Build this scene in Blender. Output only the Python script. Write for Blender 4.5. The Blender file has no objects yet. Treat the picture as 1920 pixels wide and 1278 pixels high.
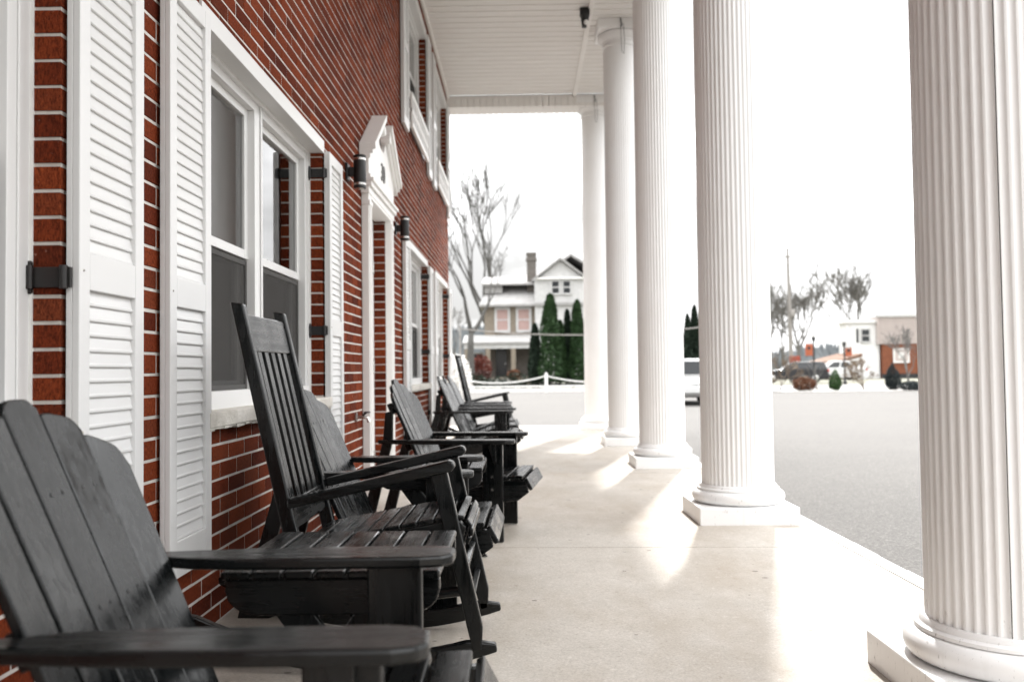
import bpy, bmesh, math, random
from mathutils import Vector, Matrix, noise as mnoise
rnd = random.Random(7)
S = bpy.context.scene
COL = S.collection
R = math.radians

# ------------------------------------------------------------------ camera, sky, sun, exposure
CAM_W, CAM_H, FPX = 1.17, 0.963, 1680.0
PITCH, ROLL, YAW = 0.0336, 0.0125, 0.0113
def cam_axes():
    f = Vector((-math.sin(YAW)*math.cos(PITCH), math.cos(YAW)*math.cos(PITCH), math.sin(PITCH)))
    r = Vector((math.cos(YAW), math.sin(YAW), 0)); u = r.cross(f)
    c, s = math.cos(ROLL), math.sin(ROLL)
    return f, c*r - s*u, s*r + c*u
cf, cr, cu = cam_axes()
cam_d = bpy.data.cameras.new('camera'); cam = bpy.data.objects.new('camera', cam_d); COL.objects.link(cam)
cam.matrix_world = Matrix(((cr.x, cu.x, -cf.x, CAM_W), (cr.y, cu.y, -cf.y, 0), (cr.z, cu.z, -cf.z, CAM_H), (0, 0, 0, 1)))
cam_d.sensor_width = 36; cam_d.lens = FPX/1920*36
cam_d.clip_start = 0.05; cam_d.clip_end = 3000
cam_d.dof.use_dof = True; cam_d.dof.focus_distance = 3.1; cam_d.dof.aperture_fstop = 3.0
S.camera = cam
def project(p):
    d = Vector(p) - Vector((CAM_W, 0, CAM_H)); k = d.dot(cf)
    if k < 0.05: return None
    return 960 + FPX*d.dot(cr)/k, 639 - FPX*d.dot(cu)/k

SUN_EL, SUN_AZ = R(48.5), R(15)
W = bpy.data.worlds.new('World'); S.world = W; W.use_nodes = True
nt = W.node_tree; nt.nodes.clear()
def wn(t): return nt.nodes.new(t)
sky = wn('ShaderNodeTexSky'); sky.sky_type = 'NISHITA'; sky.sun_disc = False
sky.sun_elevation = SUN_EL; sky.sun_rotation = SUN_AZ; sky.air_density = 1.0; sky.dust_density = 2.0
hsv = wn('ShaderNodeHueSaturation'); hsv.inputs['Saturation'].default_value = 0.18
tc = wn('ShaderNodeTexCoord'); mp = wn('ShaderNodeMapping'); mp.inputs['Scale'].default_value = (1.0, 1.0, 2.6)
mp.inputs['Location'].default_value = (2.1, 1.4, 1.02); mp.inputs['Rotation'].default_value = (0, 0, 0.09)
cl = wn('ShaderNodeTexNoise'); cl.inputs['Scale'].default_value = 2.3; cl.inputs['Detail'].default_value = 5; cl.inputs['Roughness'].default_value = 0.5
rp = wn('ShaderNodeValToRGB')
rp.color_ramp.elements[0].position = 0.40; rp.color_ramp.elements[0].color = (1.75, 1.74, 1.72, 1)
rp.color_ramp.elements[1].position = 0.58; rp.color_ramp.elements[1].color = (7.0, 7.05, 7.1, 1)
mx = wn('ShaderNodeMix'); mx.data_type = 'RGBA'; mx.inputs[0].default_value = 0.97
bg = wn('ShaderNodeBackground'); bg.inputs['Strength'].default_value = 0.13
wo = wn('ShaderNodeOutputWorld')
nt.links.new(sky.outputs[0], hsv.inputs['Color'])
nt.links.new(tc.outputs['Generated'], mp.inputs[0]); nt.links.new(mp.outputs[0], cl.inputs['Vector'])
nt.links.new(cl.outputs['Fac'], rp.inputs[0])
# an overcast sky is about three times brighter overhead than at the horizon
sz_ = wn('ShaderNodeSeparateXYZ'); mr_ = wn('ShaderNodeMapRange'); ml_ = wn('ShaderNodeMix'); ml_.data_type = 'RGBA'; ml_.blend_type = 'MULTIPLY'; ml_.inputs[0].default_value = 1.0
for i_, v_ in enumerate((0.0, 0.85, 0.27, 1.08)): mr_.inputs[i_+1].default_value = v_
nt.links.new(tc.outputs['Generated'], sz_.inputs[0]); nt.links.new(sz_.outputs['Z'], mr_.inputs[0])
nt.links.new(rp.outputs[0], ml_.inputs[6]); nt.links.new(mr_.outputs[0], ml_.inputs[7])
nt.links.new(hsv.outputs[0], mx.inputs[6]); nt.links.new(ml_.outputs[2], mx.inputs[7])
nt.links.new(mx.outputs[2], bg.inputs['Color']); nt.links.new(bg.outputs[0], wo.inputs[0])
sun_d = bpy.data.lights.new('sun', 'SUN'); sun_d.energy = 0.8; sun_d.angle = R(2.0); sun_d.color = (1, 0.98, 0.95)
sun = bpy.data.objects.new('sun', sun_d); COL.objects.link(sun)
sd = Vector((math.sin(SUN_AZ)*math.cos(SUN_EL), math.cos(SUN_AZ)*math.cos(SUN_EL), math.sin(SUN_EL)))
sun.rotation_euler = sd.to_track_quat('Z', 'Y').to_euler(); sun.location = (6, 20, 20)
S.view_settings.view_transform = 'Standard'; S.view_settings.look = 'None'
S.view_settings.exposure = 3.0; S.view_settings.gamma = 1.0
S.view_settings.use_curve_mapping = False
S.render.engine = 'CYCLES'
S.cycles.use_denoising = True
S.cycles.max_bounces = 8; S.cycles.diffuse_bounces = 4; S.cycles.glossy_bounces = 4; S.cycles.transmission_bounces = 4; S.cycles.transparent_max_bounces = 12
S.cycles.caustics_reflective = False; S.cycles.caustics_refractive = False

# ------------------------------------------------------------------ materials
def lin(c): return tuple((x/12.92 if x <= 0.04045 else ((x+0.055)/1.055)**2.4) for x in c)
class NT:
    def __init__(self, name):
        self.m = bpy.data.materials.new(name); self.m.use_nodes = True
        self.t = self.m.node_tree; self.b = self.t.nodes['Principled BSDF']
    def n(self, t, **kw):
        o = self.t.nodes.new(t)
        for k, v in kw.items(): setattr(o, k, v)
        return o
    def l(self, a, b): self.t.links.new(a, b)
    def coord(self, world=True, scale=(1, 1, 1)):
        if world: src = self.n('ShaderNodeNewGeometry').outputs['Position']
        else: src = self.n('ShaderNodeTexCoord').outputs['Object']
        mp = self.n('ShaderNodeMapping'); mp.inputs['Scale'].default_value = scale
        self.l(src, mp.inputs[0]); return mp.outputs[0]
    def noise(self, vec, scale, detail=4, rough=0.55):
        o = self.n('ShaderNodeTexNoise'); o.inputs['Scale'].default_value = scale
        o.inputs['Detail'].default_value = detail; o.inputs['Roughness'].default_value = rough
        self.l(vec, o.inputs['Vector']); return o.outputs['Fac']
    def ramp(self, fac, stops):
        o = self.n('ShaderNodeValToRGB'); e = o.color_ramp.elements
        while len(e) < len(stops): e.new(0.5)
        for i, (p, c) in enumerate(stops):
            e[i].position = p; e[i].color = (*c, 1) if len(c) == 3 else c
        self.l(fac, o.inputs[0]); return o.outputs['Color']
    def mix(self, fac, a, b, mode='MIX'):
        o = self.n('ShaderNodeMix', data_type='RGBA', blend_type=mode)
        for i, v in ((0, fac), (6, a), (7, b)):
            if hasattr(v, 'links'): self.l(v, o.inputs[i])
            else: o.inputs[i].default_value = v if i == 0 else (*v, 1)
        return o.outputs[2]
    def math(self, op, a, b=0.0):
        o = self.n('ShaderNodeMath', operation=op)
        for i, v in enumerate((a, b)):
            if hasattr(v, 'links'): self.l(v, o.inputs[i])
            else: o.inputs[i].default_value = v
        return o.outputs[0]
    def maprange(self, v, a, b, c, d):
        o = self.n('ShaderNodeMapRange'); self.l(v, o.inputs[0])
        for i, x in enumerate((a, b, c, d)): o.inputs[i+1].default_value = x
        return o.outputs[0]
    def bump(self, h, strength, dist):
        o = self.n('ShaderNodeBump'); o.inputs['Strength'].default_value = strength; o.inputs['Distance'].default_value = dist
        self.l(h, o.inputs['Height']); self.l(o.outputs[0], self.b.inputs['Normal'])
    def base(self, c):
        if hasattr(c, 'links'): self.l(c, self.b.inputs['Base Color'])
        else: self.b.inputs['Base Color'].default_value = (*c, 1)
    def rough(self, r):
        if hasattr(r, 'links'): self.l(r, self.b.inputs['Roughness'])
        else: self.b.inputs['Roughness'].default_value = r
def simple(name, c1, c2=None, rough=0.6, scale=3.0, bump=0.0, bscale=60, metal=0.0, world=True):
    k = NT(name); v = k.coord(world)
    if c2 is None: k.base(c1)
    else: k.base(k.ramp(k.noise(v, scale, 6, 0.6), [(0.32, c1), (0.68, c2)]))
    k.rough(rough); k.b.inputs['Metallic'].default_value = metal
    if bump: k.bump(k.noise(v, bscale, 3), bump, 0.004)
    return k.m
def brick_mat():
    k = NT('brick'); v = k.coord()
    oi = k.n('ShaderNodeObjectInfo').outputs['Random']; at = k.n('ShaderNodeAttribute', attribute_name='tint').outputs['Fac']
    t = k.math('FRACT', k.math('ADD', oi, at))
    base = k.ramp(t, [(0.0, (0.082, 0.0135, 0.0055)), (0.3, (0.14, 0.0255, 0.009)), (0.65, (0.20, 0.039, 0.0125)), (0.85, (0.155, 0.035, 0.0145)), (1.0, (0.088, 0.016, 0.0065))])
    vs = k.coord(True, (210, 210, 85)); st = k.noise(vs, 1.0, 4, 0.7)
    base = k.mix(0.85, base, k.ramp(st, [(0.32, (0.22, 0.2, 0.2)), (0.52, (1, 1, 1)), (0.72, (1.75, 1.75, 1.6))]), 'MULTIPLY')
    big = k.noise(v, 1.3, 3)
    base = k.mix(0.5, base, k.ramp(big, [(0.3, (0.75, 0.7, 0.7)), (0.7, (1.2, 1.25, 1.25))]), 'MULTIPLY')
    sp = k.noise(k.coord(True, (60, 60, 60)), 1.0, 2)
    base = k.mix(k.maprange(sp, 0.70, 0.80, 0, 0.35), base, (0.45, 0.3, 0.24))
    k.base(base); k.rough(0.9); k.b.inputs['Specular IOR Level'].default_value = 0.10
    k.bump(st, 1.0, 0.005); return k.m
def wood_mat(name, scale, tintw=(0.0014, 0.0021, 0.0023)):
    k = NT(name); v = k.coord(False, scale); g = k.noise(v, 1.0, 5, 0.65)
    b = k.noise(k.coord(True), 7.0, 4)
    dark = tuple(x*0.8 for x in tintw); lite = tuple(x*1.7 for x in tintw)
    c = k.mix(0.5, k.ramp(g, [(0.35, dark), (0.65, lite)]), k.ramp(b, [(0.35, tintw), (0.7, (0.0032, 0.0032, 0.0032))]))
    wear = k.maprange(k.noise(k.coord(True), 38.0, 6, 0.75), 0.70, 0.76, 0, 0.22)
    c = k.mix(wear, c, (0.10, 0.095, 0.088)); k.base(c)
    k.rough(k.math('ADD', k.maprange(b, 0.35, 0.68, 0.14, 0.32), k.maprange(g, 0.3, 0.7, -0.08, 0.16)))
    k.b.inputs['Specular IOR Level'].default_value = 0.40
    k.bump(g, 0.16, 0.001); return k.m
def white_mat(name, c=(0.82, 0.81, 0.795), dirt=0.25, rough=0.42, grime=(0.55, 0.5, 0.44)):
    k = NT(name); v = k.coord(); a = k.noise(v, 2.2, 6, 0.6)
    base = k.mix(k.maprange(a, 0.42, 0.75, 0, dirt), c, tuple(x*y for x, y in zip(c, (0.9, 0.885, 0.86))))
    sp = k.noise(k.coord(True, (1, 1, 0.5)), 46.0, 4, 0.7)
    base = k.mix(k.maprange(sp, 0.73, 0.79, 0, 0.45), base, grime)
    k.base(base); k.rough(rough); k.bump(k.noise(v, 90, 3), 0.06, 0.002); return k.m
def column_mat():
    m = white_mat('white_column_paint', (0.85, 0.845, 0.84), 0.3, 0.4, (0.42, 0.38, 0.33))
    k = NT.__new__(NT); k.m = m; k.t = m.node_tree; k.b = k.t.nodes['Principled BSDF']
    old = k.b.inputs['Base Color'].links[0].from_socket
    z = k.n('ShaderNodeSeparateXYZ'); k.l(k.n('ShaderNodeNewGeometry').outputs['Position'], z.inputs[0])
    low = k.maprange(z.outputs['Z'], 0.21, 0.42, 0.11, 0.0)
    sp = k.noise(k.coord(True, (70, 70, 16)), 1.0, 5, 0.75)
    streak = k.noise(k.coord(True, (26, 26, 0.5)), 1.0, 4, 0.6)
    c = k.mix(k.maprange(streak, 0.60, 0.78, 0, 0.22), old, (0.52, 0.50, 0.46))
    f = k.maprange(k.math('ADD', sp, low), 0.72, 0.80, 0, 0.75)
    k.base(k.mix(f, c, (0.20, 0.19, 0.17))); return m
def concrete_mat():
    k = NT('concrete_floor'); v = k.coord()
    big = k.noise(v, 0.9, 6, 0.65); mid = k.noise(v, 5.0, 5, 0.6); fine = k.noise(v, 120, 4, 0.75)
    c = k.ramp(big, [(0.3, (0.40, 0.362, 0.318)), (0.55, (0.49, 0.455, 0.412)), (0.8, (0.445, 0.402, 0.352))])
    c = k.mix(0.55, c, k.ramp(mid, [(0.3, (0.82, 0.8, 0.77)), (0.7, (1.1, 1.1, 1.1))]), 'MULTIPLY')
    c = k.mix(0.7, c, k.ramp(fine, [(0.3, (0.62, 0.60, 0.58)), (0.7, (1.22, 1.22, 1.22))]), 'MULTIPLY')
    st = k.noise(k.coord(True, (1.0, 0.45, 1)), 1.7, 7, 0.7)
    c = k.mix(k.maprange(st, 0.45, 0.66, 0, 0.7), c, (0.34, 0.285, 0.225))
    vo = k.n('ShaderNodeTexVoronoi'); vo.inputs['Scale'].default_value = 7.0; k.l(k.coord(True, (1, 1.4, 1)), vo.inputs['Vector'])
    wsp = k.noise(v, 3.0, 2); sz = k.maprange(wsp, 0.3, 0.62, 0.03, 0.13)
    pick = k.math('GREATER_THAN', k.n('ShaderNodeSeparateColor').outputs[0], 0.45); k.l(vo.outputs['Color'], [n for n in k.t.nodes if n.bl_idname == 'ShaderNodeSeparateColor'][0].inputs[0])
    hit = k.math('LESS_THAN', k.math('ADD', vo.outputs['Distance'], k.math('MULTIPLY', mid, 0.04)), sz)
    c = k.mix(k.math('MULTIPLY', k.math('MULTIPLY', hit, pick), 0.75), c, (0.085, 0.07, 0.06))
    grit = k.noise(v, 42, 3, 0.7)
    c = k.mix(k.maprange(grit, 0.60, 0.70, 0, 0.45), c, (0.24, 0.20, 0.165))
    c = k.mix(k.maprange(grit, 0.40, 0.30, 0, 0.35), c, (0.66, 0.63, 0.59))
    k.base(c); k.rough(k.maprange(mid, 0.3, 0.7, 0.55, 0.8)); k.bump(fine, 0.35, 0.002); return k.m
def asphalt_mat():
    k = NT('asphalt'); v = k.coord(); fine = k.noise(v, 58, 5, 0.8); big = k.noise(v, 0.25, 5, 0.6)
    c = k.ramp(fine, [(0.3, (0.036, 0.0338, 0.0315)), (0.55, (0.094, 0.0885, 0.0825)), (0.72, (0.25, 0.236, 0.22))])
    c = k.mix(0.6, c, k.ramp(big, [(0.3, (0.86, 0.86, 0.86)), (0.7, (1.12, 1.11, 1.1))]), 'MULTIPLY')
    k.base(c); k.rough(0.9); k.bump(fine, 0.25, 0.004); return k.m
def leaf_mat(name, c1, c2):
    k = NT(name); oi = k.noise(k.coord(), 2.2, 4); f = k.noise(k.coord(), 14, 2)
    k.base(k.mix(0.5, k.ramp(oi, [(0.3, c1), (0.7, c2)]), k.ramp(f, [(0.3, c1), (0.7, c2)]))); k.rough(0.7)
    k.b.inputs['Specular IOR Level'].default_value = 0.25; return k.m
def glass_mat(name, dark=0.0):
    k = NT(name); t = k.t
    tr = k.n('ShaderNodeBsdfTransparent'); tr.inputs[0].default_value = (0.86, 0.87, 0.86, 1)
    gl = k.n('ShaderNodeBsdfGlossy'); gl.inputs['Roughness'].default_value = 0.02
    fr = k.n('ShaderNodeFresnel'); fr.inputs[0].default_value = 1.55
    mx = k.n('ShaderNodeMixShader'); k.l(k.math('MINIMUM', k.math('MULTIPLY', fr.outputs[0], 1.7), 1.0), mx.inputs[0])
    k.l(tr.outputs[0], mx.inputs[1]); k.l(gl.outputs[0], mx.inputs[2])
    k.l(mx.outputs[0], t.nodes['Material Output'].inputs[0]); return k.m
def screen_mat():
    k = NT('screen_mesh'); tr = k.n('ShaderNodeBsdfTransparent'); df = k.n('ShaderNodeBsdfDiffuse'); df.inputs[0].default_value = (0.085, 0.082, 0.079, 1)
    mx = k.n('ShaderNodeMixShader'); mx.inputs[0].default_value = 0.55
    k.l(tr.outputs[0], mx.inputs[1]); k.l(df.outputs[0], mx.inputs[2]); k.l(mx.outputs[0], k.t.nodes['Material Output'].inputs[0]); return k.m
M = dict(
    brick=brick_mat(), mortar=simple('mortar', (0.50, 0.465, 0.425), (0.66, 0.625, 0.585), 0.9, 14, 0.6, 160),
    wood_x=wood_mat('black_wood_along_x', (3, 60, 60)), wood_y=wood_mat('black_wood_along_y', (60, 3, 60)), wood_z=wood_mat('black_wood_upright', (60, 60, 3)),
    white=white_mat('white_paint'), shutter=white_mat('white_shutter_plastic', (0.66, 0.658, 0.654), 0.12, 0.35), vinyl=white_mat('white_vinyl', (0.68, 0.678, 0.672), 0.12, 0.35),
    column=column_mat(), soffit=white_mat('soffit_vinyl', (0.84, 0.82, 0.795), 0.25, 0.5),
    concrete=concrete_mat(), asphalt=asphalt_mat(), stone=simple('cast_stone', (0.46, 0.43, 0.38), (0.66, 0.63, 0.58), 0.9, 9, 0.8, 70),
    black=simple('black_metal', (0.007, 0.007, 0.0075), (0.009, 0.0088, 0.0085), 0.45, 8), rust=simple('worn_black_metal', (0.008, 0.008, 0.008), (0.016, 0.008, 0.0065), 0.4, 14),
    steel=simple('brushed_steel', (0.5, 0.49, 0.47), (0.65, 0.64, 0.62), 0.25, 20, metal=1.0), dark=simple('dark_interior', (0.05, 0.048, 0.046), (0.07, 0.067, 0.064), 0.9), roomwall=simple('room_plaster', (0.32, 0.30, 0.28), (0.4, 0.38, 0.355), 0.9),
    curtain=simple('brown_curtain', (0.16, 0.125, 0.10), (0.23, 0.19, 0.155), 0.95, 6), sheer=simple('white_curtain', (0.70, 0.69, 0.67), (0.78, 0.77, 0.755), 0.95, 6), old_white=simple('weathered_white_siding', (0.40, 0.397, 0.392), (0.48, 0.476, 0.47), 0.8, 3), blind=simple('white_blind', (0.62, 0.61, 0.6), None, 0.8),
    glass=glass_mat('window_glass'), screen=screen_mat(), digit=simple('grey_numeral', (0.094, 0.0885, 0.0825), None, 0.5),
    line=simple('white_line_paint', (0.78, 0.77, 0.75), (0.66, 0.65, 0.63), 0.8, 12), grass=simple('dry_lawn', (0.13, 0.13, 0.10), (0.2, 0.195, 0.155), 0.95, 2),
    mulch=simple('pale_gravel', (0.25, 0.24, 0.225), (0.32, 0.31, 0.295), 0.95, 5), street=simple('street_asphalt', (0.2, 0.195, 0.19), (0.27, 0.265, 0.26), 0.9, 2),
    bark=simple('grey_bark', (0.05, 0.048, 0.044), (0.085, 0.081, 0.075), 0.95, 8), twig=simple('pale_twigs', (0.10, 0.095, 0.088), (0.15, 0.143, 0.134), 0.95, 4),
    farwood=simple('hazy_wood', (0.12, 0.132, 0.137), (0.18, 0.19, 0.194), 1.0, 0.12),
    ever=leaf_mat('arborvitae_leaf', (0.010, 0.027, 0.0085), (0.026, 0.058, 0.016)), ever2=leaf_mat('dark_conifer_leaf', (0.006, 0.0135, 0.0075), (0.014, 0.026, 0.014)),
    cone=leaf_mat('bright_conifer_leaf', (0.022, 0.055, 0.015), (0.042, 0.085, 0.026)), blue=leaf_mat('blue_conifer_leaf', (0.010, 0.0145, 0.0155), (0.026, 0.034, 0.035)),
    rust_leaf=leaf_mat('russet_leaf', (0.075, 0.026, 0.011), (0.13, 0.05, 0.02)), red_leaf=leaf_mat('red_leaf', (0.07, 0.012, 0.008), (0.13, 0.026, 0.014)),
    tan_leaf=leaf_mat('tan_twig_tips', (0.12, 0.086, 0.06), (0.18, 0.135, 0.095)), white_leaf=leaf_mat('white_blossom', (0.72, 0.70, 0.67), (0.8, 0.79, 0.77)), dkred=leaf_mat('dark_red_leaf', (0.03, 0.012, 0.01), (0.07, 0.022, 0.016)),
    far_brick=simple('tan_brick', (0.16, 0.135, 0.105), (0.22, 0.185, 0.145), 0.9, 5), roof=simple('grey_shingle', (0.24, 0.234, 0.228), (0.31, 0.303, 0.296), 0.9, 3),
    orange_brick=simple('orange_brick', (0.135, 0.042, 0.019), (0.19, 0.064, 0.03), 0.9, 3), pink=simple('beige_siding', (0.40, 0.345, 0.325), (0.44, 0.385, 0.36), 0.7, 2),
    chimney=simple('chimney_brick', (0.09, 0.08, 0.07), (0.13, 0.117, 0.105), 0.9, 6), pinkblind=simple('pink_blind', (0.32, 0.215, 0.195), (0.36, 0.25, 0.23), 0.8, 3),
    carwhite=simple('white_car_paint', (0.55, 0.55, 0.55), None, 0.2), carblack=simple('black_car_paint', (0.02, 0.02, 0.022), None, 0.2), tyre=simple('tyre_rubber', (0.02, 0.02, 0.02), None, 0.85),
    carglass=simple('dark_car_glass', (0.015, 0.017, 0.019), None, 0.06), redlight=simple('red_lamp_lens', (0.35, 0.02, 0.015), None, 0.2), orange=simple('orange_cloth', (0.24, 0.058, 0.024), (0.29, 0.075, 0.03), 0.8, 4),
    dkred_board=simple('red_board', (0.26, 0.05, 0.028), None, 0.7), globe=simple('white_globe', (0.85, 0.85, 0.84), None, 0.2), brown_roof=simple('brown_roof', (0.12, 0.065, 0.042), (0.16, 0.092, 0.062), 0.9, 3),
    poleg=simple('grey_pole_wood', (0.19, 0.175, 0.16), (0.26, 0.245, 0.23), 0.9, 5), wire=simple('cable', (0.09, 0.09, 0.09), None, 0.6))

# ------------------------------------------------------------------ mesh helpers
class MB:
    def __init__(self): self.v = []; self.f = []; self.tint = None
    def add(self, vs, fs):
        o = len(self.v); self.v += [tuple(p) for p in vs]; self.f += [tuple(i+o for i in q) for q in fs]; return self
    def box(self, x0, x1, y0, y1, z0, z1):
        return self.add([(x0, y0, z0), (x1, y0, z0), (x1, y1, z0), (x0, y1, z0), (x0, y0, z1), (x1, y0, z1), (x1, y1, z1), (x0, y1, z1)],
            [(0, 3, 2, 1), (4, 5, 6, 7), (0, 1, 5, 4), (1, 2, 6, 5), (2, 3, 7, 6), (3, 0, 4, 7)])
    def prism(self, poly, axis, a, b):
        n = len(poly)
        def mk(p, t): return (t, p[0], p[1]) if axis == 'x' else ((p[0], t, p[1]) if axis == 'y' else (p[0], p[1], t))
        return self.add([mk(p, a) for p in poly] + [mk(p, b) for p in poly],
            [tuple(range(n-1, -1, -1)), tuple(range(n, 2*n))] + [(i, (i+1) % n, n+(i+1) % n, n+i) for i in range(n)])
    def tube(self, pts, rad, n=8, cap=True):
        pts = [Vector(p) for p in pts]; o = len(self.v); up = None
        if not hasattr(rad, '__len__'): rad = [rad]*len(pts)
        for i, p in enumerate(pts):
            d = (pts[min(i+1, len(pts)-1)] - pts[max(i-1, 0)])
            d = d.normalized() if d.length > 1e-9 else Vector((0, 0, 1))
            if up is None: up = Vector((0, 0, 1)) if abs(d.z) < 0.9 else Vector((1, 0, 0))
            s = d.cross(up).normalized(); up = s.cross(d).normalized()
            for k in range(n):
                a = 2*math.pi*k/n; self.v.append(tuple(p + (s*math.cos(a) + up*math.sin(a))*rad[i]))
        for i in range(len(pts)-1):
            for k in range(n):
                self.f.append((o+i*n+k, o+i*n+(k+1) % n, o+(i+1)*n+(k+1) % n, o+(i+1)*n+k))
        if cap:
            self.f.append(tuple(o+k for k in range(n-1, -1, -1))); self.f.append(tuple(o+(len(pts)-1)*n+k for k in range(n)))
        return self
    def lathe(self, prof, n=24, c=(0, 0, 0), rfun=None):
        o = len(self.v)
        for (r, z) in prof:
            for k in range(n):
                a = 2*math.pi*k/n; rr = r if rfun is None else rfun(r, z, k)
                self.v.append((c[0]+rr*math.cos(a), c[1]+rr*math.sin(a), c[2]+z))
        for i in range(len(prof)-1):
            for k in range(n): self.f.append((o+i*n+k, o+i*n+(k+1) % n, o+(i+1)*n+(k+1) % n, o+(i+1)*n+k))
        self.f.append(tuple(o+k for k in range(n-1, -1, -1))); self.f.append(tuple(o+(len(prof)-1)*n+k for k in range(n)))
        return self
    def obox(self, c, ax, ay, az, hx, hy, hz):
        c, ax, ay, az = Vector(c), Vector(ax).normalized(), Vector(ay).normalized(), Vector(az).normalized()
        return self.add([c + ax*hx*i + ay*hy*j + az*hz*k for i, j, k in ((-1,-1,-1),(1,-1,-1),(1,1,-1),(-1,1,-1),(-1,-1,1),(1,-1,1),(1,1,1),(-1,1,1))],
            [(0, 3, 2, 1), (4, 5, 6, 7), (0, 1, 5, 4), (1, 2, 6, 5), (2, 3, 7, 6), (3, 0, 4, 7)])
    def mesh(self, name, mat, smooth=None):
        me = bpy.data.meshes.new(name); me.from_pydata(self.v, [], self.f)
        bm = bmesh.new(); bm.from_mesh(me); bmesh.ops.recalc_face_normals(bm, faces=bm.faces); bm.to_mesh(me); bm.free()
        me.materials.append(mat)
        if smooth is not None:
            me.shade_smooth()
            if smooth < 180: me.set_sharp_from_angle(angle=R(smooth))
        me.update(); return me
def link(name, me, parent=None, bevel=0.0, kind=None):
    o = bpy.data.objects.new(name, me); COL.objects.link(o)
    if parent is not None: o.parent = parent
    if bevel:
        b = o.modifiers.new('bevel', 'BEVEL'); b.width = bevel; b.segments = 2; b.limit_method = 'ANGLE'; b.angle_limit = R(35)
    if kind: o['kind'] = kind
    return o
def part(name, mb, mat, parent, bevel=0.0, smooth=None, kind=None, label=None):
    o = link(name, mb.mesh(name, mat, smooth), parent, bevel, kind)
    if label: o['label'] = label
    return o
def tag(o, label, cat, group=None, kind=None):
    if label: o['label'] = label
    if cat: o['category'] = cat
    if group: o['group'] = group
    if kind: o['kind'] = kind
    return o
def thing(name, label, cat, loc=(0, 0, 0), rz=0, group=None):
    o = bpy.data.objects.new(name, None); COL.objects.link(o); o.empty_display_size = 0.2
    o.location = loc; o.rotation_euler = (0, 0, rz); return tag(o, label, cat, group)
def structure(name, mb, mat, smooth=None, label=None):
    o = link(name, mb.mesh(name, mat, smooth)); o['kind'] = 'structure'
    if label: o['label'] = label
    return o
def dup(root, loc, rz, label):
    def cp(o, par):
        c = o.copy(); COL.objects.link(c)
        if par is not None: c.parent = par
        for ch in o.children: cp(ch, c)
        return c
    r = cp(root, None); r.location = loc; r.rotation_euler = (0, 0, rz); r['label'] = label; return r
def fz(x): return 0.026*max(0.0, 1 - x/2.96)
# ------------------------------------------------------------------ ground
PAVE = -0.13
structure('ground', MB().add([(-900, -300, -0.165), (900, -300, -0.165), (900, 1500, -0.165), (-900, 1500, -0.165)], [(0, 1, 2, 3)]), M['grass'])
structure('parking_lot', MB().add([(-40, -30, PAVE), (70, -30, PAVE), (70, 47, PAVE), (-40, 47, PAVE)], [(0, 1, 2, 3)]), M['asphalt'])
structure('street', MB().add([(-200, 47.6, PAVE-0.01), (200, 47.6, PAVE-0.01), (200, 56.0, PAVE-0.01), (-200, 56.0, PAVE-0.01)], [(0, 1, 2, 3)]), M['street'])
structure('kerb', MB().box(-40, 12.4, 46.6, 46.95, PAVE-0.05, 0.02), M['line'])
structure('planting_bed', MB().prism([(12.6, 39.2), (60, 36.0), (60, 44.5), (12.6, 44.5)], 'z', PAVE-0.03, PAVE+0.035), M['mulch'])
# porch floor: a bedding core with separate slabs, falling gently away from the wall
X1 = 2.885
pf = structure('porch_floor', MB().add([(-0.3, -5, fz(0)-0.03), (X1+0.06, -5, -0.03), (X1+0.06, 15.6, -0.03), (-0.3, 15.6, fz(0)-0.03), (-0.3, -5, -0.3), (X1+0.06, -5, -0.3), (X1+0.06, 15.6, -0.3), (-0.3, 15.6, -0.3)],
    [(0, 1, 2, 3), (7, 6, 5, 4), (0, 4, 5, 1), (1, 5, 6, 2), (2, 6, 7, 3), (3, 7, 4, 0)]), M['mortar'])
ys = [-5, -3.2, 0.6, 4.86, 8.36, 12.1, 15.6]
for a, b in zip(ys, ys[1:]):
    a += 0.006; b -= 0.006
    part('concrete_slab', MB().add([(-0.28, a, fz(0)), (X1, a, fz(X1)), (X1, b, fz(X1)), (-0.28, b, fz(0)), (-0.28, a, fz(0)-0.09), (X1, a, -0.09), (X1, b, -0.09), (-0.28, b, fz(0)-0.09)],
        [(0, 1, 2, 3), (7, 6, 5, 4), (0, 4, 5, 1), (1, 5, 6, 2), (2, 6, 7, 3), (3, 7, 4, 0)]), M['concrete'], pf, 0.004)
n = 60; eg = MB(); r_ = random.Random(3)
for i in range(n):
    y0, y1 = -5 + 20.6*i/n, -5 + 20.6*(i+1)/n - 0.0
    w0, w1 = X1+0.002 + r_.uniform(-0.006, 0.003), X1+0.085 + r_.uniform(-0.004, 0.004)
    eg.box(w0, w1, y0, y1, -0.135, 0.003)
part('painted_edge', eg, M['line'], pf)

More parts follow.
